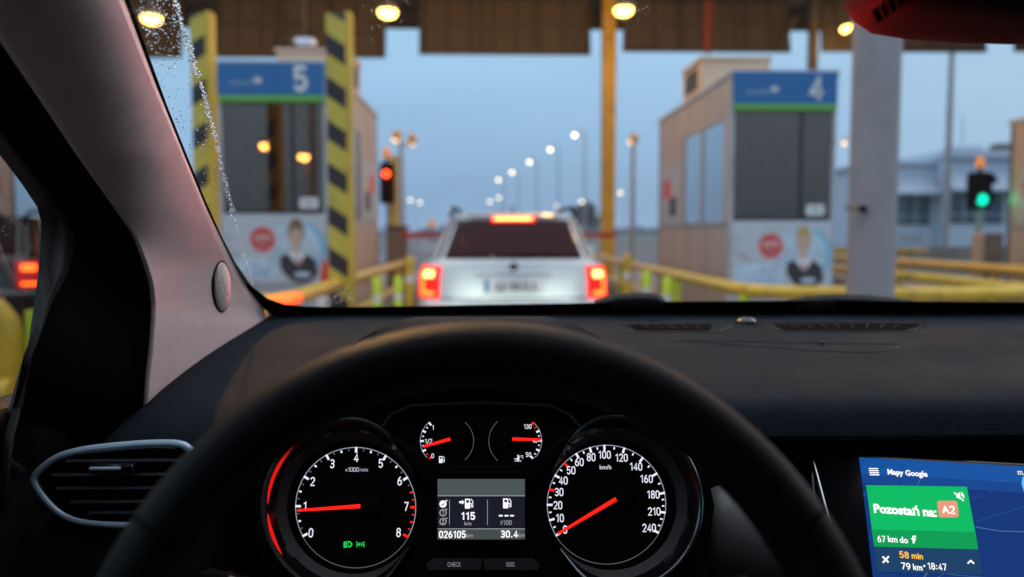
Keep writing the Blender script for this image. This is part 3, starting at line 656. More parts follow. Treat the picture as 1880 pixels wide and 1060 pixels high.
t = thing('hoop_guard', 'fat yellow hoop guard with low bar, seen through the side window', 'hoop guard', (-3.9, 6.0, 0))
hx, hy = atx(28, 600, -3.5).x, 6.0
q = [Vector((-3.52, hy, .0)), Vector((-3.52, hy, .45)), Vector((-3.54, hy, .62)), Vector((-3.62, hy, .72)), Vector((-3.78, hy, .77)), Vector((-4.5, hy, .77)), Vector((-4.66, hy, .72)), Vector((-4.74, hy, .62)), Vector((-4.76, hy, .0))]
mb = MB(); mb.tube(q, .095, 'yellow', 18); mb.build('hoop', t)
mb = MB(); mb.tube([(-4.9, hy - .35, .17), (-3.3, hy - .35, .17)], .11, 'yellow', 16); mb.build('low_bar', t)
# lime reflective bollards in front of the islands (right)
for px, py0, py1, Y, m, lab in ((1152, 466, 530, 12.0, 'yellow', 'yellow bollard nearest to the waiting car, on its right side'), (1187, 497, 548, 10.6, 'lime', 'lime bollard under the rail, left one of the pair by booth 4'), (1224, 508, 548, 9.6, 'lime', 'lime bollard under the rail, right one of the pair by booth 4'),
                               (751, 472, 540, 11.5, 'yellow', 'yellow bollard just left of the waiting car'), (731, 508, 545, 10.2, 'lime', 'lime bollard under the left rail, closest to the waiting car'), (692, 508, 548, 9.6, 'lime', 'lime bollard under the left rail, closest to the cone')):
    p = at(px, py0, Y); mb = MB(); r = .055 if m == 'lime' else .062
    mb.lathe([(r, 0), (r, p.z - .03), (r * .7, p.z - .005), (0, p.z)], m, (p.x, p.y, .0), n=16); mb.lathe([(r + .003, p.z * .62), (r + .003, p.z * .72)], 'white', (p.x, p.y, 0), n=16)
    tag(alone(mb.build('bollard'), (p.x, p.y, 0)), lab, 'bollard', 'bollards beside the lane')

# ---------------------------------------------------------------- signals, barrier machine
def signal(px, pt, pb, Y, lit, lens_py, pole, label, hw=.14):
    p = at(px, lens_py, Y); t = thing('traffic_signal', label, 'traffic light', (p.x, Y, 0)); zt = at(px, pt, Y).z; zb = at(px, pb, Y).z
    mb = MB(); mb.bbox((p.x - hw, Y, zb), (p.x + hw, Y + .2, zt), 'black', .03); h = mb.build('housing', t)
    zs = [lerp(zb, zt, .25), lerp(zb, zt, .72)]
    for k, z in enumerate(zs):
        on = (lit == 'green') == (k == 0)
        m = {'green': 'siggreen', 'red': 'sigred'}[lit] if on else 'carglass'
        mb = MB(); mb.lathe([(hw * .50, 0), (hw * .47, .02), (hw * .28, .035), (0, .04)], m, (p.x, Y - .001, z), (0, -1, 0), 22); mb.build('lens', t)
        mb = MB(); rows = [[(p.x + hw * .85 * math.cos(R(a)), yy, z + hw * .85 * math.sin(R(a))) for a in range(-10, 191, 10)] for yy in (Y, Y - .16)]; mb.grid(rows, 'black'); mb.build('visor', t, solid=.008)
    mb = MB(); mb.tube([(p.x + pole, Y + .12, 0), (p.x + pole, Y + .12, zb + .05)], .045, 'steel', 10); mb.build('pole', t)
    mb = MB(); mb.lathe([(.035, zt), (.035, zt + .09)], 'black', (p.x, Y + .1, 0), n=14); mb.lathe([(.075, zt + .09), (.075, zt + .2), (.05, zt + .27), (0, zt + .29)], 'amber', (p.x, Y + .1, 0), n=18); mb.build('beacon', t)
    l = bpy.data.lights.new('signal_light', 'POINT'); l.energy = 6; l.color = (0, 1, .5) if lit == 'green' else (1, .05, .02); l.shadow_soft_size = .08
    lo = bpy.data.objects.new('signal_light', l); lo.location = (p.x, Y - .2, zs[0] if lit == 'green' else zs[1]); col.objects.link(lo); link(lo, t)
signal(709, 298, 374, 15.5, 'red', 321, .02, 'traffic signal showing red with an amber beacon, right of booth 5', .13)
signal(1803, 316, 384, 14.8, 'green', 371, .02, 'traffic signal showing green with an orange beacon, at the right', .20)
p = at(723, 290, 15.9); mb = MB(); mb.bbox((p.x - .075, p.y, 0), (p.x + .075, p.y + .15, p.z), 'yellow2', .01); mb.bbox((p.x - .1, p.y - .02, p.z), (p.x + .1, p.y + .17, p.z + .04), 'yellow2', .01)
tag(alone(mb.build('yellow_post', smooth=0), (p.x, p.y, 0)), 'square yellow post directly behind the red signal', 'post')
p = at(728, 420, 14.6); t = thing('barrier_machine', 'brown barrier machine with a red and white boom lowered in front of the waiting car', 'barrier', (p.x, p.y, 0))
mb = MB(); mb.bbox((p.x - .17, p.y, .19), (p.x + .17, p.y + .35, p.z), 'brown', .02); mb.bbox((p.x - .20, p.y - .03, p.z), (p.x + .20, p.y + .38, p.z + .05), 'boothdark', .015); mb.build('cabinet', t)
mb = MB(); z = at(800, 433, 14.6).z; mb.box((p.x + .1, p.y - .09, z - .04), (p.x + 3.9, p.y - .05, z + .06), 'boom'); mb.build('boom', t, smooth=0)
p = at(1826, 428, 13.2); mb = MB(); mb.bbox((p.x - .15, p.y, .1), (p.x + .16, p.y + .4, p.z), 'booth', .02); mb.box((p.x - .08, p.y - .004, p.z - .35), (p.x + .08, p.y, p.z - .15), 'brown')
tag(alone(mb.build('equipment_cabinet', smooth=0), (p.x, p.y, .1)), 'low brown equipment cabinet beside the wall of booth 3', 'cabinet')
p = at(793, 411, 17); mb = MB(); mb.lathe([(.075, 0), (.075, .03)], 'amber', (p.x, p.y, p.z), (0, -1, 0), 20); mb.tube([(p.x, p.y + .03, 0), (p.x, p.y + .03, p.z)], .03, 'steel', 8)
tag(alone(mb.build('marker_disc'), (p.x, p.y, 0)), 'small round amber marker on a thin post left of the waiting car roof', 'marker')

# ---------------------------------------------------------------- lamp posts near the booths (two heads, one head), mast
def island_lamp(px, py, Y, heads, label):
    b = at(px, 430, Y); zt = at(px, py + 18, Y).z; t = thing('lamp_post', label, 'street lamp', (b.x, Y, 0))
    mb = MB(); mb.tube([(b.x, Y, 0), (b.x, Y, zt)], [.06, .045], 'steel', 10)
    if len(heads) > 1: mb.tube([at(heads[0][0] + 2, heads[0][1] + 12, Y), (b.x, Y, zt), at(heads[1][0] - 2, heads[1][1] + 10, Y)], .03, 'steel', 8)
    mb.build('pole', t)
    for hx, hy in heads:
        c = at(hx, hy, Y); mb = MB(); mb.lathe([(.03, -.12), (.10, -.06), (.12, .02), (.09, .09), (0, .12)], 'roofunit', c, (.25, -.4, .5), 16); o = mb.build('lamp_head', t)
        mb = MB(); mb.lathe([(.085, -.125), (.09, -.11), (.0, -.10)], 'bokehw', c, (.25, -.4, .5), 16); mb.build('lens', o)
island_lamp(738, 245, 19, ((729, 249), (757, 256)), 'two-headed lamp post behind the red signal')
island_lamp(1161, 246, 19, ((1164, 255),), 'single-headed lamp post between the yellow canopy post and booth 4')
b = at(1736, 430, 30); mb = MB(); mb.tube([(b.x, 30, 0), (b.x, 30, 11)], [.13, .09], 'steel', 12)
tag(alone(mb.build('lamp_mast'), (b.x, 30, 0)), 'tall plain mast in front of the grey office building, right of the round column', 'mast')

def street_lamp(px, py, Y, label, arm=.9, r=.26, m='bokeh'):
    p = at(px, py, Y); t = thing('street_lamp', label, 'street lamp', (p.x + arm, Y, 0), 'street lamps along the road ahead')
    mb = MB(); mb.tube([(p.x + arm, Y, 0), (p.x + arm, Y, p.z + .1), (p.x + arm * .7, Y, p.z + .35), (p.x, Y, p.z + .28)], [.11, .08, .06, .05], 'steel', 8); mb.build('pole', t)
    mb = MB(); mb.lathe([(r * .5, .30), (r * 1.05, .18), (r * 1.1, .05)], 'steel', p, n=16); o = mb.build('lamp_head', t)
    mb = MB(); mb.lathe([(r, .049), (r * .9, -.08), (r * .5, -.2), (0, -.24)], m, p, n=16); mb.build('lens', o)
SL = ((1055, 247, 71, 'highest lit street lamp, left of the yellow canopy post'), (1010, 274, 84, 'second highest lit street lamp in the row running up from the waiting car'),
      (972, 297, 98, 'third lit street lamp down the row above the waiting car'), (940, 316, 114, 'fourth lit street lamp down the row, straight above the red brake strip'),
      (915, 330, 130, 'fifth lit street lamp, lowest end of the upper row'), (916, 363, 190, 'lower lit lamp right under the end of the upper row'), (899, 370, 205, 'lowest lit lamp of the pair above the left half of the car roof'),
      (1068, 370, 180, 'lit lamp just left of the yellow canopy post, over the far tree'), (1139, 354, 165, 'lit lamp just right of the yellow canopy post'),
      (753, 367, 190, 'left one of two lit lamps right of the two-headed post'), (771, 372, 205, 'right one of two lit lamps right of the two-headed post'),
      (829, 382, 220, 'lit lamp touching the left corner of the waiting car roof'), (1023, 378, 215, 'lit lamp over the right part of the waiting car roof'),
      (1550, 262, 60, 'orange lamp in the slit between booth 4 and the round column'))
for px, py, Y, lab in SL: street_lamp(px, py, Y, lab, arm=.9 if px > 800 else -.9, r=.22 * Y / 100, m='bokehw' if px > 1500 else 'bokeh')
# sodium lamp over the island of booth 5, above the upper edge of the view: it lights the left of the dashboard
def near_lamp(X, Y, Z):
    t = thing('lamp_post', 'lamp post at the tip of the island of booth 5, its lamp above the view', 'street lamp', (X - 1.3, Y, .19))
    mb = MB(); mb.tube([(X - 1.3, Y, .19), (X - 1.3, Y, Z + .1), (X - 1.0, Y, Z + .3), (X, Y, Z + .26)], [.07, .05, .04, .035], 'steel', 10); mb.build('pole', t)
    mb = MB(); mb.lathe([(.10, .28), (.22, .16), (.23, .03)], 'steel', (X, Y, Z), n=18); o = mb.build('lamp_head', t)
    mb = MB(); mb.lathe([(.21, .029), (.18, -.06), (0, -.12)], 'sodium', (X, Y, Z), n=18); mb.build('lens', o)
    l = bpy.data.lights.new('lamp_light', 'SPOT'); l.energy = 1500; l.color = (1, .47, .10); l.spot_size = R(34); l.spot_blend = .9; l.shadow_soft_size = .12
    lo = bpy.data.objects.new('lamp_light', l); lo.location = (X, Y, Z - .2); lo.rotation_euler = Vector((-.55 - X, .8 - Y, 1.1 - Z)).to_track_quat('-Z', 'Y').to_euler(); col.objects.link(lo); link(lo, t)
near_lamp(-1.75, 6.0, 6.4)
# lamps behind the viewer that shine back in the glass of booth 5
for px, py, yb, sd_ in ((487, 268, -14, 'left'), (557, 288, -16, 'right')):
    r_ = ray(px, py); s = (20 - yb) / r_.y; q = CO + r_ * s; q.y = yb
    qq = q - CO
    t = thing('street_lamp', 'lamp behind the viewer, reflected as the %s orange spot in the window of booth 5' % sd_, 'street lamp', (q.x, yb, 0), 'street lamps behind the driven car')
    mb = MB(); mb.tube([(q.x, yb - .5, 0), (q.x, yb - .5, q.z + .1), (q.x, yb, q.z + .16)], [.09, .06, .05], 'steel', 8); mb.build('pole', t)
    mb = MB(); mb.lathe([(.22, .06), (.24, 0), (.18, -.12), (0, -.18)], glow('rear_lamp', (1, .5, .12), 40), q, n=16); mb.build('lens', t)
# ================================================================ other cars
def estate(xc, yr0, paint, label, plate=None, detailed=True):
    t = thing('car', label, 'car', (xc, yr0 + 2.3, 0))
    WZ = [(.22, .80), (.45, .88), (.62, .895), (.66, .888), (.90, .878), (1.0, .85), (1.035, .775), (1.22, .70), (1.40, .63), (1.445, .585), (1.47, .50)]
    YZ = [(.22, .08), (.45, .0), (.62, -.015), (.66, .03), (.90, .05), (1.0, .07), (1.035, .09), (1.22, .21), (1.40, .34), (1.445, .33), (1.47, .38)]
    YF = [(.22, 4.5), (.62, 4.62), (.70, 4.55), (.90, 4.2), (1.0, 3.7), (1.035, 3.45), (1.22, 2.95), (1.40, 2.35), (1.445, 2.15), (1.47, 1.9)]
    W = lambda z: interp(WZ, z)[0]
    Yr = lambda z: interp(YZ, z)[0]
    Yf = lambda z: interp(YF, z)[0]
    def S(q, z, o=0.0):
        a = abs(q); return Vector((xc + q * W(z) * (1 + o * .6), yr0 + Yr(z) + .03 * a * a + .26 * a ** 11 - o, z))
    qs = [-1, -.985, -.96, -.92, -.86, -.75, -.6, -.4, -.2, 0, .2, .4, .6, .75, .86, .92, .96, .985, 1]
    zs = [.22, .3, .45, .58, .62, .66, .75, .9, .97, 1.0, 1.035, 1.1, 1.22, 1.32, 1.40, 1.445, 1.47]
    rows = []
    for z in zs:
        r = [Vector((xc, yr0 + Yf(z), z)), Vector((xc - W(z) * .7, yr0 + Yf(z) - .05, z)), Vector((xc - W(z) * .97, yr0 + Yf(z) - .35, z)), Vector((xc - W(z), yr0 + lerp(Yr(z), Yf(z), .5), z))]
        r += [S(q, z) for q in qs]
        r += [Vector((xc + W(z), yr0 + lerp(Yr(z), Yf(z), .5), z)), Vector((xc + W(z) * .97, yr0 + Yf(z) - .35, z)), Vector((xc + W(z) * .7, yr0 + Yf(z) - .05, z))]
        rows.append(r)
    last = rows[-1]; c = Vector((xc, yr0 + 1.15, 1.475)); rows.append([c + (p - c) * .5 + Vector((0, 0, .008)) for p in last])
    mb = MB(); mb.rings(rows, paint); mb.build('body', t, smooth=40)
    def patch(q0, q1, z0, z1, m, name, o=.006, nq=14, nz=6, par=t, inset=None, solid=.004):
        mb = MB(); rr = []
        for j in range(nz + 1):
            z = lerp(z0, z1, j / nz); rr.append([S(lerp(q0, q1, i / nq) * (inset(z) if inset else 1), z, o) for i in range(nq + 1)])
        mb.grid(rr, m); return mb.build(name, par, smooth=50, solid=solid, offs=-1)
    rw = patch(-.91, .91, 1.045, 1.405, 'carglass', 'rear_window')
    hb = patch(-.325, .325, 1.385, 1.443, 'brake' if detailed else 'brakedim', 'brake_light', o=.02, nz=2)
    patch(-.285, .285, 1.404, 1.426, 'brakehot' if detailed else 'brakedim', 'lamp_segment', o=.026, nz=2, par=hb)
    def bit(q0, q1, z0, z1, m, name, par, o):
        return patch(q0, q1, z0, z1, m, name, o=o, nq=8, nz=3, par=par)
    for s in (-1, 1):
        tl = patch(s * .765, s * .99, .685, .975, 'brakedim' if not detailed else 'brake', 'tail_light', o=.012)
        cm_ = 'brakecore'
        bit(s * .825, s * .94, .872, .938, 'brakehot' if detailed else 'brakecore', 'lamp_segment', tl, .018)
        bit(s * .82, s * .95, .715, .742, cm_, 'lamp_segment', tl, .018)
        if detailed: bit(s * .93, s * .95, .743, .871, cm_, 'lamp_segment', tl, .018)
        # side glass, roof rail, mirror
        g = MB(); X = lambda z: xc + s * (W(z) + .004)
        g.add([(X(1.05), yr0 + .55, 1.05), (X(1.05), yr0 + 3.1, 1.05), (X(1.39), yr0 + 2.25, 1.39), (X(1.39), yr0 + .72, 1.39)], [(0, 1, 2, 3) if s > 0 else (3, 2, 1, 0)], 'carglass'); g.build('side_window', t, smooth=0)
        r = MB(); r.tube([(xc + s * .585, yr0 + .42, 1.445), (xc + s * .58, yr0 + .58, 1.525), (xc + s * .56, yr0 + 1.9, 1.53), (xc + s * .55, yr0 + 2.05, 1.46)], .020, 'black', 8); r.build('roof_rail', t)
        m = MB(); cx = xc + s * 1.0; m.rings([[(cx - .10, yr0 + 2.95, 1.0 + k * 0), (cx + .10, yr0 + 2.95, 1.0), (cx + .10, yr0 + 2.95, 1.13), (cx - .10, yr0 + 2.95, 1.14)], [(cx - .07, yr0 + 3.12, 1.02), (cx + .06, yr0 + 3.12, 1.02), (cx + .06, yr0 + 3.12, 1.10), (cx - .07, yr0 + 3.12, 1.11)]], paint); m.tube([(xc + s * .80, yr0 + 3.0, 1.02), (cx, yr0 + 3.02, 1.05)], .025, paint, 8); m.build('door_mirror', t, bevel=.02)
        for wy in (.85, 3.55):
            wh = MB(); wh.lathe([(.20, .0), (.31, .01), (.325, .05), (.325, .17), (.30, .20)], 'rubber', (xc + s * .90, yr0 + wy, .325), (-s, 0, 0), 28); wo = wh.build('wheel', t)
            wh = MB(); wh.lathe([(.0, -.012), (.06, -.012), (.19, -.004), (.20, .02)], 'silver', (xc + s * .90, yr0 + wy, .325), (-s, 0, 0), 20); wh.build('rim', wo)
    a = MB(); a.rings([[(xc - .012, yr0 + .55, 1.475), (xc + .012, yr0 + .55, 1.475), (xc + .012, yr0 + .68, 1.475), (xc - .012, yr0 + .68, 1.475)], [(xc - .003, yr0 + .52, 1.545), (xc + .003, yr0 + .52, 1.545), (xc + .003, yr0 + .56, 1.545), (xc - .003, yr0 + .56, 1.545)]], 'black'); a.build('antenna', t, smooth=0)
    if detailed:
        # hatch seams, badge, plate recess, bumper trim
        b = S(0, .972, .006); mb = MB(); mb.lathe([(.045, 0), (.045, .004), (.038, .006)], 'chrome', b, (0, -1, 0), 24); mb.lathe([(.037, .0065), (.0, .0075)], 'black', b, (0, -1, 0), 24)
        text(mb, '>', b + Vector((0, -.009, 0)), (1, 0, 0), (0, 0, 1), .035, 'chrome', bold=.02); mb.build('badge', t)
        mb = MB(); z1 = .855; z0 = .735
        mb.box((xc - .27, yr0 + .015, z0), (xc + .27, yr0 + .03, z1), 'white'); mb.box((xc - .27, yr0 + .0125, z0), (xc - .225, yr0 + .0145, z1), 'blue')
        text(mb, plate, (xc + .02, yr0 + .012, (z0 + z1) / 2), (1, 0, 0), (0, 0, 1), .075, 'black', sx=.9, bold=.02); mb.build('number_plate', t, smooth=0)
        mb = MB(); mb.tube([S(-.40, .905, .012), S(-.2, .915, .014), S(0, .918, .014), S(.2, .915, .014), S(.40, .905, .012)], .014, 'chrome', 8); mb.build('hatch_trim', t)
        mb = MB(); mb.tube([S(q, .682, .004) for q in (-.75, -.4, 0, .4, .75)], .007, 'black', 6); mb.build('hatch_seam', t)
        mb = MB(); mb.tube([S(0, 1.06, .02), S(.12, 1.075, .02), S(.42, 1.09, .018)], .011, 'black', 6); mb.build('rear_wiper', t)
        mb = MB()                               # rear seats and head restraints seen through the window are only hinted at by a parcel shelf
        for s in (-1, 1):
            l = bpy.data.lights.new('brake_glow', 'SPOT'); l.energy = 850; l.color = (1, .02, .012); l.shadow_soft_size = .1; l.spot_size = R(110); l.spot_blend = .6
            p = S(s * .88, .84, .10); lo = bpy.data.objects.new('brake_glow', l); lo.location = p; lo.rotation_euler = (-math.pi / 2, 0, 0); col.objects.link(lo); link(lo, t)
    return t
estate(.19, 7.4, 'silvercar', 'silver estate car with glowing brake lights waiting at the barrier', 'GD 883LV')
estate(-5.85, 8.9, 'darkcar', 'dark car with lit red tail lights in the next lane, seen through the side window', detailed=False)

# ================================================================ the car the photo is taken from
CAR = thing('car', 'dark car interior around the viewer, with steering wheel, lit dials and beige windscreen pillar', 'car', (.35, .8, 0))
def E(x, y, z): return Vector((x, y, EYE + z))
SL_ = .58
def Yb(x): return 1.27 - .25 * ((x - .35) / .75) ** 2
def zend(x): return -.0945 * Yb(x)
def ws(px, py, off=0.0):
    r = ray(px, py); lo, hi = .2, 2.5
    for _ in range(50):
        s = (lo + hi) / 2; p = r * s
        if p.y > Yb(p.x) - (p.z - zend(p.x)) / SL_ : hi = s
        else: lo = s
    n = Vector((0, -.5, -.87))
    return CO + r * s + n * off
# ---- windscreen
mb = MB(); rows = []
for j in range(13):
    v = j / 12; zz = lerp(-.005, .43, v); row = []
    for i in range(25):
        x = lerp(-.345, 1.06, i / 24); xx = lerp(x, .35, .10 * v); z = zend(x) + zz; row.append(E(xx, Yb(x) - zz / SL_, z))
    rows.append(row)
mb.grid(rows, 'glass'); WS = mb.build('windscreen', CAR, smooth=60)
# black printed border: strip between an outer and an inner pixel outline, laid on the glass
outer = [(195, -120), (213, -60), (231, 0), (265, 96), (301, 195), (337, 285), (371, 368), (399, 431), (424, 484), (449, 530), (475, 558), (500, 577), (560, 583), (640, 584), (820, 583), (1000, 582), (1200, 581), (1500, 581), (1880, 582), (2100, 583), (2350, 585)]
inner = [(200, -120), (219, -60), (238, 0), (272, 96), (308, 195), (344, 285), (378, 368), (406, 430), (432, 480), (462, 524), (491, 547), (522, 558), (565, 562), (640, 563), (820, 560), (1000, 557), (1200, 553), (1500, 551), (1880, 554), (2100, 556), (2350, 558)]
mb = MB(); mb.grid([[ws(*p, .0008) for p in outer], [ws(*p, .0008) for p in inner]], 'black'); mb.build('windscreen_border', WS, smooth=0, solid=.001, offs=1)
# wipers resting at the bottom edge, outside the glass
def wiper(top, bottom):
    mb = MB(); mb.grid([[ws(*p, -.003) for p in top], [ws(*p, -.003) for p in bottom]], 'rubber'); mb.build('wiper', CAR, solid=.012, offs=0)
wiper([(1092, 562), (1112, 554), (1135, 549), (1170, 547), (1204, 548), (1216, 553), (1224, 562)], [(1092, 576), (1112, 576), (1135, 576), (1170, 576), (1204, 576), (1216, 576), (1224, 576)])
wiper([(1440, 562), (1480, 553), (1530, 550), (1590, 551), (1640, 556), (1680, 562)], [(1440, 576), (1480, 576), (1530, 576), (1590, 576), (1640, 576), (1680, 576)])

# ---- A-pillar trim
PT = [(-140, 170, 108, -160, .47, .455), (0, 227, 171, -52, .575, .555), (150, 283, 228, 50, .65, .62), (280, 335, 272, 137, .73, .70), (380, 376, 292, 208, .765, .735),
      (440, 404, 297, 250, .79, .76), (480, 424, 294, 268, .80, .775), (520, 446, 303, 281, .815, .79), (560, 478, 309, 285, .83, .80), (590, 500, 309, 284, .83, .80), (640, 500, 305, 280, .83, .80), (700, 500, 300, 273, .83, .80), (790, 500, 296, 268, .83, .80)]
def turn(row):                                   # upper part of the trim faces inboard and a little forward
    py, pr, pb, pl, yb, yl = row; A = ws(pr, min(py, 570)) - CO; d = ray(pb, py); d = d / d.y
    k = .09; y2 = (A.x + k * A.y) / (d.x + k * d.y); f = 1 - sstep(230, 500, py); y2 = lerp(yb, max(y2, yb - .16), f)
    return (py, pr, pb, pl, y2, min(yl, y2 - .018))
PT = [turn(r_) for r_ in PT]
def trim_pt(py, t):
    pr, pb, pl, yb, yl = interp(PT, py)
    if py <= 577: A = ws(pr + 4, py, .003)
    else: A = at(pr, py, 1.09)
    B = at(pb, py, yb); L = at(pl, py, yl)
    b1 = A.lerp(B, .80); b2 = L.lerp(B, .72); k = 1 - t
    return A * k ** 3 + b1 * (3 * k * k * t) + b2 * (3 * k * t * t) + L * t ** 3
mb = MB(); rows = []
for j in range(61):
    py = lerp(-140, 790, j / 60); rows.append([trim_pt(py, i / 20) for i in range(21)])
mb.grid(rows, 'trim'); TRIM = mb.build('pillar_trim', CAR, smooth=60, solid=.004, offs=-1)
# tweeter grille set in the trim
c0 = None
def trim_hit(px, py):                             # nearest trim point on a photo row
    best = None
    for i in range(200):
        P = trim_pt(py, i / 400); q = P - CO; x = 940 + FPX * q.dot(CR) / q.dot(CF)
        if best is None or abs(x - px) < best[0]: best = (abs(x - px), P)
    return best[1]
gc = trim_hit(405, 524); g1 = trim_hit(405, 478); g2 = trim_hit(405, 570); gl = trim_hit(391, 524); gr = trim_hit(419, 524)
gv = (g1 - g2) * .5; gu = (gr - gl) * .5; gn = gu.cross(gv).normalized()
if gn.dot(CO - gc) < 0: gn = -gn
mb = MB(); mb.rings([[gc + gu * (f * math.cos(R(a))) + gv * (f * math.sin(R(a))) + gn * h for a in range(0, 360, 10)] for f, h in ((1.0, -.002), (1.0, .0025), (.92, .004), (.6, .0065), (.3, .0078), (.02, .008))], 'grille'); mb.build('speaker_grille', TRIM, smooth=60)
mb = MB(); mb.tube([gc + gu * (1.06 * math.cos(R(a))) + gv * (1.03 * math.sin(R(a))) + gn * .001 for a in range(0, 360, 8)], .0016, 'black', 6, True); mb.build('grille_rim', TRIM)

# ---- door: window frame, seal, quarter panel, glass, panel
Wp = [(-200, -60), (-120, 80), (-60, 200), (0, 285), (40, 338), (68, 380), (76, 410), (76, 440), (72, 490), (64, 550), (50, 640), (32, 745), (24, 800), (10, 930)]
Sp = [(-165, -60), (-88, 80), (-30, 200), (34, 282), (85, 348), (118, 398), (134, 425), (139, 448), (126, 500), (96, 555), (60, 650), (28, 755), (18, 800), (5, 930)]
Lp = [(interp(PT, y)[2], y) for y in (-60, 80, 190, 280, 352, 410, 442, 470, 515, 560, 640, 720, 800, 930)]
DOOR = MB()
for a in (0,):
    rw = [atx(x, y, -.390) for x, y in Wp]; rs = [atx(x, y, -.378 if y < 740 else -.378 - .07 * min(1, (y - 740) / 50)) for x, y in Sp]
    mid = [p.lerp(q, .5) + Vector((.006, -.004, 0)) for p, q in zip(rw, rs)]
    DOOR.grid([rw, mid, rs], 'dark')
DP = DOOR.build('door', CAR, smooth=60, solid=.006)
mb = MB(); rl = [at(x, y, interp(PT, y)[4] + .012) for x, y in Lp]
mb.grid([[p + Vector((-.002, 0, 0)) for p in rs], [p.lerp(q, .5) + Vector((-.01, .02, 0)) for p, q in zip(rs, rl)], rl], 'black'); mb.build('door_seal', DP, smooth=60, solid=.005)
mb = MB(); mb.add([E(-.396, .74, .50), E(-.396, -.35, .50), E(-.396, -.35, -.20), E(-.396, .74, -.20)], [(0, 1, 2, 3)], 'doorglass'); mb.build('door_window', DP, smooth=0)
mb = MB(); rows = []
for y in (.86, .76, .70, .68, .66, .64, .62, .60, .58, .56, .53, .50, .45, .3, -.35):
    zt = -.148 - .006 * sstep(.3, .70, y); tk = sstep(.52, .70, y); f_ = lambda x: lerp(x, -.42, tk)
    rows.append([E(-.47, y, zt - .012), E(-.425, y, zt + .001), E(f_(-.395), y, zt), E(f_(-.374), y, zt - .003), E(f_(-.369), y, zt - .009), E(f_(-.383), y, zt - .016), E(f_(-.405), y, zt - .024), E(-.42, y, zt - .04), E(-.425, y, zt - .2), E(-.43, y, zt - .55)])
mb.grid(rows, 'doorplastic'); mb.build('door_panel', DP, smooth=60, solid=.01)

# ---- dashboard
XC = -.012
PL = [(.80, -.150), (.775, -.153), (.745, -.158), (.722, -.165), (.708, -.175), (.702, -.190), (.702, -.23), (.703, -.30), (.70, -.40), (.68, -.60)]
PC = [(.80, -.082), (.76, -.083), (.725, -.087), (.708, -.092), (.700, -.100), (.704, -.108), (.76, -.120), (.80, -.150), (.815, -.30), (.80, -.60)]
PR = [(.835, -.150), (.80, -.154), (.778, -.158), (.764, -.165), (.757, -.175), (.752, -.190), (.756, -.196), (.80, -.200), (.805, -.30), (.80, -.60)]
def dash_profile(x):
    near = []
    for k, (a, b, c) in enumerate(zip(PL, PC, PR)):   # the opening for the dials is an arch: wider towards its foot
        q = sstep(3.2, 8, k)
        wl = 1 - sstep(lerp(-.185, -.262, q), lerp(-.07, -.225, q), x); wr = sstep(lerp(.045, .205, q), lerp(.160, .25, q), x); wc = max(0, 1 - wl - wr)
        near.append((a[0] * wl + b[0] * wc + c[0] * wr, a[1] * wl + b[1] * wc + c[1] * wr))
    edge = sstep(-.33, -.40, x)                   # left end rolls down towards the door
    drop = 0
    if x < -.30: drop = -.10 * min(1, (-.30 - x) / .10) ** 2
    far = Yb(x) + .015; rows = []
    N = 40
    for i in range(N):
        s = i / N; y = lerp(far, near[0][0], s)
        pad = lerp(zend(x) - .002, -.150 if x < .3 else -.150, s ** .9)
        hw = lerp(.10, .20, sstep(.08, 1, s)); b = 1 - sstep(hw * .30, hw * 1.08, abs(x - XC - lerp(.02, 0, s)))
        top = lerp(-.093, -.084, s) if s > .12 else 0
        hood = lerp(pad, -.1012 * y, b * sstep(.06, .35, s))
        z = max(pad, hood) if b > 0 else pad
        rows.append((y, z + drop * s))
    return rows + [(y, z + drop) for y, z in near]
xs = [-.425, -.41, -.395, -.38, -.365, -.35, -.335, -.32, -.31, -.30] + [-.30 + .00625 * k for k in range(1, 98)] + [.32 + .02 * k for k in range(0, 41)]
xs = sorted(set(round(x, 4) for x in xs))
prof = [[E(x, y, z) for y, z in dash_profile(x)] for x in xs]
mb = MB(); mb.grid(prof, 'dash'); DASH = mb.build('dashboard', CAR, smooth=45)
PADT = BVHTree.FromPolygons([Vector(v) for v in mb.v], mb.f)
def on_pad(px, py, lift=0.0):
    h, n, _, _ = PADT.ray_cast(CO, ray(px, py).normalized()); return h + Vector((0, 0, lift))
# defroster slots with ribs
def slot(x0, x1, y0, y1, n, sk):
    mb = MB(); q = [on_pad(lerp(x0, x1, k / 12), y0, .0012) for k in range(13)], [on_pad(lerp(x0 + 20, x1 - sk, k / 12), y1, .0012) for k in range(13)]; mb.grid(q, 'black'); a = [on_pad(x0, y0, .0012), on_pad(x1, y0, .0012), on_pad(x1 - sk, y1, .0012), on_pad(x0 + 20, y1, .0012)]
    o = mb.build('defroster_slot', DASH, smooth=0)
    mb = MB()
    for k in range(1, n):
        f = k / n; p = on_pad(lerp(x0, x1, f) - 6, y0, .0014); q = on_pad(lerp(x0 + 20, x1 - sk, f) + 4, y1, .0014); d = Vector((.0013, 0, 0)); u = Vector((0, 0, .0015))
        mb.add([p - d, p + d, q + d, q - d, p - d + u, p + d + u, q + d + u, q - d + u], [(4, 5, 6, 7), (0, 1, 5, 4), (2, 3, 7, 6), (1, 2, 6, 5), (3, 0, 4, 7)], 'dash')
    mb.build('rib', o, smooth=0)
slot(1150, 1308, 597, 607.5, 6, 6); slot(1420, 1690, 596.5, 607, 9, 30)
mb = MB(); mb.tube([on_pad(x, y, .0005) for x, y in ((1120, 598), (1330, 592), (1345, 592), (1400, 592), (1700, 594), (1680, 609), (1440, 610), (1400, 600), (1345, 600), (1320, 610), (1160, 611), (1120, 598))], .0012, 'dark', 6); mb.build('vent_surround', DASH)
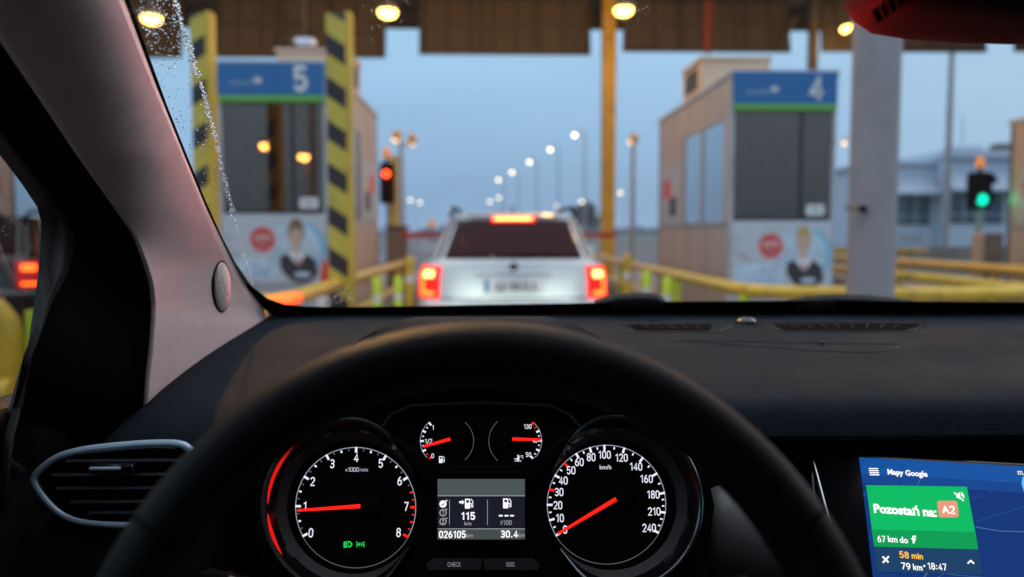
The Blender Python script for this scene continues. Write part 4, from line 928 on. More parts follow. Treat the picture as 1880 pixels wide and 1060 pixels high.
c = on_pad(1370, 593); mb = MB(); mb.lathe([(.016, 0), (.0155, .003), (.012, .0065), (.006, .0085), (0, .009)], 'gloss', c, (0, 0, 1), 24); mb.build('light_sensor', DASH)
mb = MB(); mb.tube([on_pad(x, y, .0006) for x, y in ((1240, 626), (1350, 627), (1480, 630), (1600, 632), (1650, 633), (1648, 640), (1620, 646), (1590, 648), (1500, 645), (1400, 637), (1300, 630), (1240, 626))], .0006, 'dark', 6); mb.build('airbag_seam', DASH)
c = on_pad(1507, 632); mb = MB(); mb.lathe([(.005, 0), (.004, .003), (0, .004)], 'gloss', c, (0, 0, 1), 14); mb.build('indicator_nub', DASH)

# ---- air vent at the left: chrome ring, vanes, knob
def vp(px, py, Y=.697): return at(px, py, Y)
ringp = [(345, 822), (335, 816), (310, 813), (255, 815), (200, 820), (150, 826), (112, 836), (88, 850), (68, 868), (61, 880), (66, 893), (80, 913), (102, 937), (128, 953), (165, 961), (220, 964), (275, 964), (330, 955), (372, 925), (382, 885), (368, 842)]
for _ in range(2): ringp = [q for a, b in zip(ringp, ringp[1:] + ringp[:1]) for q in ((.75 * a[0] + .25 * b[0], .75 * a[1] + .25 * b[1]), (.25 * a[0] + .75 * b[0], .25 * a[1] + .75 * b[1]))]
AV = MB(); AV.poly([vp(x, y, .7005) for x, y in ringp], 'black'); AVO = AV.build('air_vent', CAR, smooth=0, solid=.004)
mb = MB(); mb.tube([vp(x, y) for x, y in ringp], .0031, 'satin', 10, True); mb.build('vent_ring', AVO)
mb = MB(); cxy = Vector((215, 888)); mb.tube([vp(*(Vector(p).lerp(cxy, .10)), .6985) for p in ringp], .0028, 'gloss', 8, True); mb.build('inner_ring', AVO)
for y0, xa, xb in ((848, 120, 330), (874, 92, 360), (899, 100, 360), (924, 128, 345), (944, 160, 320)):
    mb = MB(); A = vp(xa, y0, .694); B = vp(xb, y0 - 5, .694); mb.box((A.x, A.y, min(A.z, B.z) - .0012), (B.x, A.y + .006, min(A.z, B.z) + .0012), 'vane'); mb.build('vane', AVO, smooth=0, bevel=.0008)
mb = MB(); A = vp(162, 864, .689); B = vp(248, 858, .689); mb.bbox((A.x, A.y - .003, B.z - .0045), (B.x, A.y + .006, B.z + .0028), 'gloss', .0015); k = mb.build('vent_knob', AVO)
mb = MB(); mb.bbox((A.x + .003, A.y - .0055, B.z - .0012), (B.x - .010, A.y - .0031, B.z + .0018), 'satin', .0008); mb.build('knob_trim', k)

# ---- instrument cluster: everything lies in one tilted plane
CD = ray(884, 925).normalized(); CP = CO + CD * .742
cu_ = CR.copy(); cv_ = (-CD).cross(cu_).normalized(); cu_ = cv_.cross(-CD).normalized()
CN = -CD
def cl(px, py, off=0.0):
    r = ray(px, py); p0 = CP + CN * off; s = (p0 - CO).dot(CN) / r.dot(CN); return CO + r * s
def clr(c, r, a, off=0.0): return cl(c[0] + r * math.cos(R(a)), c[1] - r * math.sin(R(a)), off)
PX = (cl(984, 925) - cl(884, 925)).length / 100   # metres per photo pixel on the plane
def dot_poly(mb, pts, m, off): mb.poly([cl(x, y, off) for x, y in pts], m)
plate = [(680, 742), (1090, 742), (1215, 765), (1290, 830), (1312, 930), (1280, 1110), (490, 1110), (466, 930), (490, 830), (560, 770)]
mb = MB(); mb.poly([cl(x, y, -.006) for x, y in plate], 'black', .02, CN); CLU = mb.build('instrument_cluster', CAR, smooth=0)
TC, TR = (653, 932), 111; GC, GR = (1113.5, 926.5), 109.5
def dial(name, c, r, a0, a1, ticks, labels, extra):
    mb = MB()
    mb.poly([clr(c, r * 1.10, a, 0.0) for a in range(0, 360, 6)], 'black')
    n = 60
    mb.grid([[clr(c, r, lerp(a0, a1, i / n), .0008) for i in range(n + 1)], [clr(c, r - 1.5, lerp(a0, a1, i / n), .0008) for i in range(n + 1)]], 'arcE')
    mb.grid([[clr(c, r + .6, lerp(a1, a0 - 360, i / n), .0007) for i in range(n + 1)], [clr(c, r - .6, lerp(a1, a0 - 360, i / n), .0007) for i in range(n + 1)]], 'dimE')
    for a, l, wd, m in ticks:
        d = Vector((math.cos(R(a)), -math.sin(R(a)))); q = Vector((-d.y, d.x)); C = Vector(c)
        pts = [C + d * r - q * wd / 2, C + d * r + q * wd / 2, C + d * (r - l) + q * wd / 2, C + d * (r - l) - q * wd / 2]
        if l < 6: pts = [p - d * 3 for p in pts]
        mb.poly([cl(p.x, p.y, .0010) for p in pts], m)
    for s, x, y, h, m in labels: text(mb, s, cl(x, y, .0012), cu_, cv_, h * PX, m, sx=.90, bold=.012 if s[0].isdigit() else -.02 if s[0] == 'x' else .0, width={'x1000/min': 41 * PX, 'km/h': 21.5 * PX}.get(s))
    extra(mb)
    return mb.build(name, CLU, smooth=0)
ticks = []; a0 = 208.5; st = 238.0 / 8
for k in range(33):
    a = a0 - st * k / 4; red = k >= 26
    if k % 4 == 0: ticks.append((a, 10.5, 4.2, 'redE' if k >= 28 else 'whiteE'))
    elif k % 2 == 0: ticks.append((a, 4.6, 3.2, 'redE' if red else 'whiteE'))
    else: ticks.append((a, 4.0, 2.2, 'redE' if red else 'dimE'))
o5 = lambda x, y: (460 + x / 3.312, 740 + y / 3.312)
labs = [(s, *o5(x, y), 14.0, 'whiteE') for s, x, y in (('0', 367, 790), ('1', 330, 628), ('2', 377, 478), ('3', 497, 370), ('4', 642, 333), ('5', 792, 368), ('6', 907, 475), ('7', 948, 630), ('8', 900, 788))]
labs.append(('x1000/min', *o5(645, 405), 7.2, 'whiteE'))
def tell(mb):                                    # green headlamp and side-lamp symbols
    x, y = o5(592, 860)
    pts = [(x + 0, y - 6)] + [(x + 8 * math.cos(R(a)), y + 6 * math.sin(R(a))) for a in range(-90, 91, 18)] + [(x + 0, y + 6)]
    inn = [(x + 1.5, y - 4)] + [(x + 5.8 * math.cos(R(a)), y + 4 * math.sin(R(a))) for a in range(-80, 81, 20)] + [(x + 1.5, y + 4)]
    dot_poly(mb, pts, 'greenE', .0010); dot_poly(mb, inn, 'gloss', .0013)
    for k in range(4): dot_poly(mb, [(x - 8, y - 4.4 + 3 * k), (x - 1.5, y - 5.6 + 3 * k), (x - 1.5, y - 3.6 + 3 * k), (x - 8, y - 2.4 + 3 * k)], 'greenE', .0010)
    x, y = o5(668, 860)
    for s in (-1, 1):
        dot_poly(mb, [(x + s * 1, y - 3.5), (x + s * 1, y + 3.5), (x + s * 4, y)], 'greenE', .0010)
        for k in (-1, 0, 1): dot_poly(mb, [(x + s * 4.2, y + k * 2.5 - .9), (x + s * 4.2, y + k * 2.5 + .9), (x + s * 7.5, y + k * 4.4 + .9), (x + s * 7.5, y + k * 4.4 - .9)], 'greenE', .0010)
dial('tachometer', TC, TR, a0, a0 - 238, ticks, labs, tell)
o6 = lambda x, y: (960 + x / 3.311, 740 + y / 3.311)
TK = (('0', 207, 803), ('10', 163, 713), ('20', 147, 620), ('30', 158, 525), ('40', 190, 437), ('50', 247, 362), ('60', 320, 303), ('80', 405, 267), ('100', 495, 255), ('120', 617, 275), ('140', 727, 337), ('160', 812, 430), ('180', 860, 547), ('210', 870, 668), ('240', 830, 793))
angs = []
for s, x, y in TK:
    X, Y = o6(x, y); a = math.degrees(math.atan2(-(Y - GC[1]), X - GC[0])); angs.append((s, a if a > -100 else a + 360))
ticks = []
for k, (s, a) in enumerate(angs):
    ticks.append((a, 10.5, 4.0, 'redE' if s in ('30', '50') else 'whiteE'))
    if k + 1 < len(angs):
        b = angs[k + 1][1]
        for f in ((.5,) if k < 12 else (1 / 3, 2 / 3)): ticks.append((lerp(a, b, f), 4.6, 2.6, 'whiteE'))
LB = (('0', 257, 770), ('10', 225, 700), ('20', 212, 622), ('30', 220, 542), ('40', 245, 472), ('50', 293, 410), ('60', 343, 360), ('80', 415, 330), ('100', 497, 315), ('120', 600, 333), ('140', 688, 387), ('160', 752, 462), ('180', 793, 557), ('210', 798, 660), ('240', 767, 760))
labs = [(s, *o6(x, y), 12.8, 'whiteE') for s, x, y in LB] + [('km/h', *o6(502, 390), 8.0, 'whiteE')]
dial('speedometer', GC, GR, angs[0][1] , angs[-1][1], ticks, labs, lambda mb: None)
o7 = lambda x, y: (720 + x / 3.3125, 740 + y / 3.3125)
def small(name, c, r, span, dim, ticks, labs, icon):
    mb = MB(); n = 24
    mb.poly([clr(c, r * 1.05, a, .0) for a in range(0, 360, 8)], 'black')
    mb.grid([[clr(c, r, lerp(*span, i / n), .0008) for i in range(n + 1)], [clr(c, r - 1.2, lerp(*span, i / n), .0008) for i in range(n + 1)]], 'arcE')
    mb.grid([[clr(dim[0], dim[1], lerp(dim[2], dim[3], i / n), .0008) for i in range(n + 1)], [clr(dim[0], dim[1] - .9, lerp(dim[2], dim[3], i / n), .0008) for i in range(n + 1)]], 'dimE')
    for a, l, wd, m in ticks:
        d = Vector((math.cos(R(a)), -math.sin(R(a)))); q = Vector((-d.y, d.x)); C = Vector(c); r1 = r if l > 3 else r - 3.5
        mb.poly([cl(p.x, p.y, .0010) for p in (C + d * r1 - q * wd / 2, C + d * r1 + q * wd / 2, C + d * (r1 - l) + q * wd / 2, C + d * (r1 - l) - q * wd / 2)], m)
    for s, x, y, h in labs: text(mb, s, cl(*o7(x, y), .0012), cu_, cv_, h * PX, 'whiteE', sx=.95, bold=.012)
    icon(mb); return mb.build(name, CLU, smooth=0)
def pump(mb, x, y, s, m, cut, off=.0010):        # fuel pump pictogram, centre x, y, half height s
    R_ = lambda a, b, c, d, mm, o: dot_poly(mb, [(x + a * s, y + b * s), (x + c * s, y + b * s), (x + c * s, y + d * s), (x + a * s, y + d * s)], mm, o)
    R_(-.75, -1, .3, 1, m, off); R_(-.5, -.75, .08, -.2, cut, off + .0003); R_(.3, -.1, .6, .08, m, off); R_(.5, -.1, .64, .75, m, off); R_(.64, .6, .9, .75, m, off); R_(.78, -.45, .92, .75, m, off)
    dot_poly(mb, [(x + .45 * s, y - .95 * s), (x + .6 * s, y - 1.0 * s), (x + .92 * s, y - .45 * s), (x + .78 * s, y - .4 * s)], m, off)
def thermo(mb):
    x, y = o7(765, 335)
    dot_poly(mb, [(x - 1, y - 6), (x + 1, y - 6), (x + 1, y + 2), (x - 1, y + 2)], 'whiteE', .0010); dot_poly(mb, [(x + 2.6 * math.cos(R(a)), y + 2.2 + 2.6 * math.sin(R(a))) for a in range(0, 360, 30)], 'whiteE', .0011)
    for k in range(2): dot_poly(mb, [(x + 1, y - 4 + 3 * k), (x + 4, y - 4 + 3 * k), (x + 4, y - 2.8 + 3 * k), (x + 1, y - 2.8 + 3 * k)], 'whiteE', .0010)
    dot_poly(mb, [(x - 6, y + 5), (x + 6, y + 5), (x + 6, y + 6.2), (x - 6, y + 6.2)], 'whiteE', .0010); dot_poly(mb, [(x - 7, y + 1), (x - 3, y + 1), (x - 3, y + 2.2), (x - 7, y + 2.2)], 'whiteE', .0010)
    text(mb, '°C', cl(*o7(790, 328), .0012), cu_, cv_, 5 * PX, 'whiteE', sx=.75, bold=.02)
FC = (816, 810); HC = (950, 809.5)
def sp_(c, r, n, a0, a1, reds): return [(lerp(a0, a1, k / (n - 1)), 7.0 if k % 2 == 0 else 2.6, 3.4 if k % 2 == 0 else 2.4, 'redE' if k in reds else 'whiteE') for k in range(n)]
small('fuel_gauge', FC, 44.8, (130, 230), ((824, 810), 46, 49, -50), sp_(FC, 44.8, 9, 130, 230, (7, 8)), [('1', 248, 150, 7.5), ('1/2', 221, 233, 7.5), ('0', 246, 322, 7.5)], lambda mb: pump(mb, *o7(300, 345), 6.2, 'whiteE', 'gloss'))
small('temperature_gauge', HC, 45, (50, -50), ((945, 810), 48, 131, 229), sp_(HC, 45, 9, 49, -49, (0, 1)), [('130', 824, 144, 7.5), ('90', 868, 231, 6.5), ('50', 829, 315, 7.5)], thermo)
# needles stand proud of their dials
def needle(x0, y0, x1, y1, w0, w1):
    a, b = Vector((x0, y0)), Vector((x1, y1)); d = (b - a).normalized(); q = Vector((-d.y, d.x)); mb = MB()
    out = [a - q * w0 / 2, a + q * w0 / 2, b + q * w1 / 2 - d * 0, b + q * w1 * .3 + d * w1 * .4, b - q * w1 * .3 + d * w1 * .4, b - q * w1 / 2]
    mb.poly([cl(p.x, p.y, .0055) for p in out], 'redE', .0012, CN)
    mb.build('needle', CLU, smooth=0)
    mb = MB(); c = b + d * 12; mb.lathe([(.009, .0), (.009, .005), (.007, .0065), (0, .007)], 'black', cl(c.x, c.y, .001), CN, 20); mb.build('needle_hub', CLU)
needle(545.5, 937.5, 670, 929, 4.5, 7.8); needle(1024, 980.5, 1135.5, 914, 4.5, 7.8); needle(777, 820, 833, 804.5, 4.2, 6); needle(993, 807.5, 934, 806, 4.2, 6)
# trip display
mb = MB(); D = lambda pts, m, o: dot_poly(mb, pts, m, o)
rc = lambda a, b, c, d: [o7(a, b), o7(c, b), o7(c, d), o7(a, d)]
D(rc(270, 458, 813, 836), 'gloss', .0004); D(rc(276, 463, 807, 830), 'disp2', .0007); D(rc(276, 463, 807, 563), 'disp1', .0010); D(rc(276, 563, 807, 567), 'dispg', .0012); D(rc(276, 768, 807, 830), 'disp3', .0010); D(rc(276, 764, 807, 768), 'dispg', .0012)
D(rc(347, 588, 350, 742), 'dispg', .0012); D(rc(578, 588, 581, 742), 'dispg', .0012)
pump(mb, *o7(465, 613), 9, 'dispw', 'disp2', .0012); pump(mb, *o7(697, 611), 9, 'dispw', 'disp2', .0012)
D([o7(408, 598), o7(425, 598), o7(425, 590), o7(440, 604), o7(425, 618), o7(425, 610), o7(408, 610)], 'dispw', .0012)
for k, (yy, s) in enumerate(((615, ''), (668, '1'), (722, '2'))):
    ci = lambda r, y_: [o7(309 + r * math.cos(R(a)), y_ + r * math.sin(R(a))) for a in range(0, 360, 20)]
    D(ci(22, yy), 'dispw' if k == 0 else 'dispg', .0012)
    if k: D(ci(16, yy), 'disp2', .0014); text(mb, s, cl(*o7(309, yy), .0017), cu_, cv_, 6.0 * PX, 'dispg', sx=.9, bold=.03)
    else: D([o7(300, 612), o7(306, 620), o7(320, 606), o7(322, 610), o7(307, 627), o7(297, 616)], 'disp2', .0014)
    D([o7(322, yy - 22), o7(334, yy - 26), o7(334, yy - 14)], 'dispw' if k == 0 else 'dispg', .0013)
tx = lambda s, x, y, h, m, sx=.82, b=.03, al='CENTER': text(mb, s, cl(*o7(x, y), .0015), cu_, cv_, h * PX, m, sx=sx, bold=b, align=al, width={'km': 12.5 * PX, 'l/100': 20 * PX}.get(s))
tx('115', 462, 688, 11.5, 'dispw', 1.1, .035); tx('km', 460, 732, 7, 'dispg', b=.005); tx('---', 695, 684, 12, 'dispw', 1.1, .04); tx('l/100', 694, 728, 7.5, 'dispg', .9, .0)
tx('026105', 366, 800, 10.8, 'dispw', .98, .035); tx('km', 470, 806, 7, 'dispg', b=.005); tx('30.4', 712, 798, 10.8, 'dispw', 1.05, .035); tx('km', 785, 803, 7, 'dispg', b=.005)
mb.build('trip_display', CLU, smooth=0)
# buttons below
for (xa, xb), s, xm in (((783, 884), 'CHECK', 834), ((888, 990), 'OOO', 937)):
    mb = MB(); rim = [(xa + (0 if s == 'OOO' else 10), 1026), (xb - (10 if s == 'OOO' else 0), 1026), (xb, 1036), (xb - 2, 1047), (xa + 2, 1047), (xa, 1036)]
    mb.poly([cl(x, y, .004) for x, y in rim], 'dark', .006, CN); text(mb, s, cl(xm, 1036.5, .0046), cu_, cv_, 7.6 * PX, 'btnE', bold=.0, width=(24 if s == 'CHECK' else 15) * PX); mb.build('button', CLU, smooth=0)
# bezels: dark cones with bright rims
def bezel(c, r0, r1, h, m_rim, a0, a1, name='bezel'):
    mb = MB(); n = 72
    cc = (c[0] + (4 if c[0] > 900 else -4), c[1]); tp = lambda i: sstep(0, .20, i / n) * sstep(0, .20, 1 - i / n)
    rows = [[clr((lerp(c[0], cc[0], f), c[1]), lerp(r0, lerp(r0 + 6, r1, tp(i)), f), lerp(a0, a1, i / n), .001 + h * lerp(.15, 1, tp(i)) * o) for i in range(n + 1)] for f, o in ((0, 0), (.45, .35), (1, 1))]
    mb.grid(rows[:2], 'dark'); mb.grid(rows[1:], 'gloss')
    o = mb.build(name, CLU, smooth=60)
    mb = MB(); mb.tube([clr(cc, lerp(r0 + 6, r1, tp(i)) + 1, lerp(a0, a1, i / n), .001 + h * lerp(.15, 1, tp(i))) for i in range(n + 1)], [lerp(.0006, .0021, tp(i)) for i in range(n + 1)], m_rim, 8); mb.build('bezel_rim', CLU)
bezel((649, 932), 122, 161, .020, 'dark', 30, 325); bezel((1122, 927), 120, 160, .020, 'chrome_dark', -140, 152)
mb = MB(); cc = (647, 932)  # red reflection on the tachometer bezel, put in as glowing arcs
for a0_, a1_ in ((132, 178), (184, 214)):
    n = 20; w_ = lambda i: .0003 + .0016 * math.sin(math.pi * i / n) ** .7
    mb.tube([clr(cc, 156, lerp(a0_, a1_, i / n), .017) for i in range(n + 1)], [w_(i) for i in range(n + 1)], 'glintE', 8)
mb.build('red_glint', CLU)
# the curved lip that joins the two big dials under the small ones
mb = MB(); lip = [(560, 800), (610, 786), (660, 784), (705, 795), (745, 818), (775, 842), (805, 856), (850, 859), (884, 860), (925, 859), (962, 856), (990, 842), (1018, 818), (1055, 793), (1095, 779), (1140, 775), (1190, 786)]
mb.tube([cl(x, y, .012) for x, y in lip], .0026, 'gloss', 8); mb.build('dial_lip', CLU)
mb = MB(); mb.tube([cl(x, y, .004) for x, y in ((690, 800), (718, 762), (755, 745), (884, 740), (1010, 745), (1045, 762), (1070, 790))], .0015, 'dark', 8); mb.build('gauge_panel_edge', CLU)
mb = MB(); mb.grid([[cl(x, y, .012) for x, y in lip], [cl(x, y + 12, .0) for x, y in lip]], 'dark'); mb.build('dial_lip_wall', CLU, smooth=60)
# grey trim wing at the right of the dials
mb = MB(); mb.grid([[at(x, y, .735) for x, y in ((1300, 900), (1350, 880), (1400, 905), (1450, 960))], [at(x, y, .715) for x, y in ((1292, 985), (1340, 985), (1400, 1000), (1470, 1040))], [at(x, y, .735) for x, y in ((1262, 1080), (1310, 1110), (1380, 1120), (1480, 1120))]], 'silverdull'); mb.build('trim_wing', DASH, smooth=80, solid=.004)

# ---- touchscreen
P0 = at(1577, 840, .765)
hv = Vector((1, -.0185, .2)); uv = Vector((.231, 1.487, -1))
c2w = lambda v: (CR * v.x + CU * v.y - CF * v.z).normalized()
SU = c2w(hv); SV = c2w(uv); SV = (SV - SU * SV.dot(SU)).normalized(); SN = SU.cross(SV)
def scr(px, py, off=0.0):
    r = ray(px, py); p0 = P0 + SN * off; return CO + r * ((p0 - CO).dot(SN) / r.dot(SN))
SX = (scr(1700, 950) - scr(1690, 950)).length / 10
def SP(u, v, off=0): return P0 + SU * u + SV * v + SN * off
SW, SH = .192, .118
mb = MB(); mb.poly([SP(-.045, .004, -.001), SP(SW + .03, .004, -.001), SP(SW + .03, -SH - .02, -.001), SP(-.045, -SH - .02, -.001)], 'gloss', .012, SN); SCR = mb.build('touchscreen', CAR, smooth=0, bevel=.002)
mb = MB(); mb.tube([scr(1491, 838, .001), scr(1500, 872, .001), scr(1517, 937, .001), scr(1533, 1000, .001), scr(1555, 1080, .001)], [.0006, .0012, .0014, .0012, .001], 'chrome', 6); mb.build('edge_trim', SCR)
mb = MB(); mb.poly([SP(0, 0, .0004), SP(SW, 0, .0004), SP(SW, -SH, .0004), SP(0, -SH, .0004)], 'screenbg')
o9 = lambda x, y: (1440 + x / 4.077, 800 + y / 4.077)
def sq(pts, m, off): mb.poly([scr(*o9(x, y), off) for x, y in pts], m)
def grad(ya, yb, m, off):                        # header band of the map page
    mb.poly([SP(0, ya, off), SP(SW, ya, off), SP(SW, yb, off), SP(0, yb, off)], m)
grad(-.0002, -.0165, 'screentop', .0006); grad(-.0165, -.026, mat_mid, .0006)
def line(pts, wd, m, off=.0008):
    for a, b in zip(pts, pts[1:]):
        A, B = Vector(a), Vector(b); d = (B - A).normalized(); q = Vector((-d.y, d.x)) * wd / 2; sq([A - q, A + q, B + q, B - q], m, off)
line([(1430, 684), (1620, 716), (1900, 722)], 7, 'sline'); line([(1430, 645), (1794, 530), (1900, 500)], 3, 'sfaint'); line([(860, 372), (880, 300), (880, 230)], 8, 'screenbg'); line([(995, 375), (1030, 300)], 6, 'sline')
line([(1370, 370), (1590, 340), (1794, 318)], 2.5, 'sfaint'); line([(1480, 380), (1550, 420), (1550, 440)], 3, 'sfaint'); line([(1370, 470), (1480, 455)], 2.5, 'sfaint'); line([(1045, 1062), (1075, 1020), (1100, 990)], 14, 'sgrey'); line([(1150, 1060), (1195, 1030), (1300, 1045), (1480, 1060), (1700, 1080)], 5, 'sgrey'); line([(590, 440), (610, 440)], 26, 'screentop'); line([(630, 770), (655, 750)], 8, 'screentop')
sq([(1784, 310), (1830, 300), (1830, 470), (1800, 440), (1775, 360)], 'scyan', .0009)
sq([(612, 370), (1366, 383), (1452, 852), (672, 831)], 'card', .0012); sq([(652, 703), (1424, 722), (1452, 852), (672, 831)], 'card2', .0015)
sq([(672, 831), (1452, 852), (1490, 1040), (695, 1018)], 'cardnav', .0012)
def stx(s, x, y, h, m, sx=.82, b=.03, al='LEFT'): text(mb, s, scr(*o9(x, y), .0020), SU, SV, h / 4.077 * SX, m, sx=sx, bold=b, align=al)
for k in range(4): sq([(630 + 3 * k, 243 + 15.5 * k), (702 + 3 * k, 244 + 15.5 * k), (703 + 3 * k, 252 + 15.5 * k), (632 + 3 * k, 251 + 15.5 * k)], 'swhite', .0016) if k < 4 else None
def fit(s_, x, x1, y, h, m, b=.03): text(mb, s_, scr(*o9(x, y), .0020), SU, SV, h / 4.077 * SX, m, bold=b, align='LEFT', width=(x1 - x) / 4.077 * SX)
fit('Mapy Google', 772, 1076, 270, 46, 'swhite', .03); fit('Pozostań na:', 668, 1138, 543, 70, 'swhite', .04); fit('67', 697, 757, 772, 46, 'swhite', .02); fit('km do', 775, 922, 772, 48, 'swhite', .025)
sq([(945, 770), (960, 768), (958, 750), (985, 748), (987, 762), (972, 764), (974, 772), (988, 771), (980, 783), (974, 806), (961, 808), (960, 783)], 'swhite', .0016)
def rr(x0, y0, x1, y1, r, sh):                   # rounded badge following the lean of the screen
    pts = []
    for cx, cy, a in ((x1 - r, y0 + r, 270), (x1 - r, y1 - r, 0), (x0 + r, y1 - r, 90), (x0 + r, y0 + r, 180)):
        for k in range(6): b = R(a + 18 * k); pts.append((cx + r * math.cos(b) + sh * (cy - y0) / (y1 - y0), cy + r * math.sin(b)))
    return pts
sq(rr(1142, 488, 1292, 612, 20, 16), 'badge', .0016); fit('A2', 1178, 1276, 551, 58, 'swhite', .035)
# muted speaker
sq([(1285, 435), (1297, 435), (1312, 422), (1318, 478), (1300, 466), (1290, 466)], 'swhite', .0016); line([(1270, 425), (1342, 490)], 9, 'swhite', .0017); line([(1322, 425), (1342, 448), (1342, 470)], 10, 'swhite', .0017); line([(1322, 440), (1330, 455)], 8, 'swhite', .0017)
fit('58 min', 862, 1030, 890, 46, 'sorange', .03); fit('79 km', 876, 1026, 975, 46, 'swhite', .02); fit('•', 1040, 1054, 975, 44, 'swhite', .02); fit('18:47', 1072, 1208, 975, 46, 'swhite', .02)
line([(735, 905), (780, 950)], 13, 'swhite', .0016); line([(782, 903), (737, 952)], 13, 'swhite', .0016); line([(1372, 958), (1396, 934)], 12, 'swhite', .0016); line([(1392, 934), (1420, 958)], 12, 'swhite', .0016)
stx('STL', 1745, 278, 30, 'swhite', .8, .02); stx('Jarosty', 1640, 338, 16, 'sgrey', 1.2, .0, 'CENTER'); stx('Zachodnia Obwodowa', 1505, 271, 10, 'sfaint', 1.1, .0, 'CENTER')
mb.build('map_display', SCR, smooth=0)

# ---- steering wheel
tilt = R(24); WC = E(-.005, .355, -.225); RM, RT = .1775, .0168
wv = Vector((0, math.sin(tilt), math.cos(tilt))); wu = Vector((1, 0, 0)); wn = wu.cross(wv)      # wn points to the driver
SWO = None
mb = MB(); rows = []
for i in range(97):
    a = 2 * math.pi * i / 96; d = wu * math.cos(a) + wv * math.sin(a); row = []
    for k in range(17):
        b = 2 * math.pi * k / 16; row.append(WC + d * (RM + RT * math.cos(b)) + wn * (RT * 1.1 * math.sin(b)))
    rows.append(row)
mb.grid(rows, 'leather'); SWO = mb.build('steering_wheel', CAR, smooth=60)
mb = MB(); mb.rings([[WC + wu * (r * 1.25 * math.cos(t)) + wv * (r * math.sin(t) - .01) + wn * h for t in [2 * math.pi * k / 32 for k in range(32)]] for r, h in ((.05, -.07), (.07, -.04), (.072, -.02), (.06, -.008), (.02, -.004))], 'dark'); mb.build('hub', SWO)
for s in (-1, 1):
    mb = MB(); mb.rings([[WC + wu * (s * x) + wv * (y + dy) + wn * (h + dh) for dy, dh in ((.022, 0), (.012, .010), (-.02, .010), (-.03, 0), (-.02, -.012), (.012, -.012))] for x, y, h in ((.06, -.005, -.03), (.12, -.004, -.02), (.172, .0, -.003))], 'dark'); mb.build('spoke', SWO)
mb = MB(); mb.rings([[WC + wu * dx + wv * y + wn * (h + dh) for dx, dh in ((.03, 0), (.02, .01), (-.02, .01), (-.03, 0), (-.02, -.012), (.02, -.012))] for y, h in ((-.06, -.03), (-.12, -.02), (-.172, -.003))], 'dark'); mb.build('spoke', SWO)
for a in (150, 30):                              # seams across the leather
    d = wu * math.cos(R(a)) + wv * math.sin(R(a)); tn = wv * math.cos(R(a)) - wu * math.sin(R(a))
    mb = MB(); mb.tube([WC + d * (RM + (RT + .0003) * math.cos(b)) + wn * ((RT * 1.1 + .0003) * math.sin(b)) for b in [2 * math.pi * k / 24 for k in range(24)]], .0008, 'black', 6, True); mb.build('seam', SWO)
# stalk tips either side of the column
for s, (px, py, Y) in ((-1, (380, 1068, .50)), (1, (1372, 1078, .52))):
    tip = at(px, py, Y); root = Vector((WC.x + s * .05, Y + .12, tip.z - .10)); mb = MB()
    mb.tube([root, root.lerp(tip, .6), tip.lerp(root, .12), tip, tip + (tip - root).normalized() * .006], [.008, .007, .0085, .008, .004], 'black', 12); st = mb.build('indicator_stalk' if s < 0 else 'wiper_stalk', CAR)
    mb = MB(); mb.tube([tip.lerp(root, .05), tip.lerp(root, .13)], .0090, 'gloss', 12); mb.build('stalk_collar', st)
mb = MB(); mb.tube([WC - wn * .05, WC - wn * .30], [.045, .06], 'dark', 20); mb.build('steering_column', CAR)

# ---- camera and mirror housing at the top of the windscreen
mb = MB(); rows = []
HB = [(1530, -120), (1546, -20), (1552, 18), (1568, 40), (1600, 62), (1660, 72), (1760, 79), (1850, 82), (1960, 80), (2060, 60), (2120, -20), (2140, -120)]
for o, Y, sh in ((0, .66, .10), (0, .63, .02), (0, .60, 0), (0, .57, .06), (0, .50, .22), (0, .46, .38), (0, .44, .55)):
    c = Vector((1800, -120)); rows.append([at(*(Vector(p).lerp(c, sh)), Y) for p in HB])
mb.rings(rows, 'mirrorred', True, True); HT = BVHTree.FromPolygons([Vector(v) for v in mb.v], mb.f); HO = mb.build('mirror_housing', CAR, smooth=60)
for k in range(5):
    x, y = 1609 + 13.5 * k, 30 - 9.5 * k
    mb = MB(); pts = [(x - 7, y - 13), (x - 2, y - 15), (x + 8, y + 9), (x + 3, y + 11)]
    def hh(px, py): return HT.ray_cast(CO, ray(px, py).normalized())[0] - ray(px, py) * .002
    mb.poly([hh(*p) for p in pts], 'black'); mb.build('vent_slot', HO, smooth=0, solid=.002)

# ---- cabin shell behind and around the viewer: roof lining, sides, floor, seats
mb = MB(); rows = []
for y, z in ((.40, .335), (.36, .350), (.1, .375), (-.6, .385), (-1.4, .36), (-1.75, .28)):
    rows.append([E(-.40 - .02, y, z - .09), E(-.36, y, z - .02), E(-.2, y, z), E(.35, y, z + .012), E(.9, y, z), E(1.05, y, z - .02), E(1.10, y, z - .09)])
mb.grid(rows, 'headliner'); mb.build('roof_lining', CAR, smooth=60, solid=.02, offs=1)
mb = MB(); mb.box((-.46, -1.9, .25), (-.455, .60, EYE - .16), 'body'); mb.box((1.16, -1.9, .25), (1.165, 1.0, EYE - .16), 'body'); mb.box((-.455, -1.9, .25), (1.16, -1.895, EYE - .05), 'body'); mb.box((-.455, -1.9, .25), (1.16, 1.3, .255), 'black'); mb.box((-.455, 1.30, .25), (1.16, 1.305, EYE - .20), 'black')
for y in (-.35, -1.25):
    for x in (-.44, 1.12): mb.box((x, y - .06, EYE - .16), (x + .03, y + .06, EYE + .33), 'dark')
mb.build('cabin_shell', CAR, smooth=0)
for x, y0, y1 in ((-.43, -1.25, -.40), (1.13, -1.25, -.40)):
    mb = MB(); mb.box((x, y0, EYE - .16), (x + .004, y1, EYE + .30), 'tinted'); mb.build('rear_side_window', CAR, smooth=0)
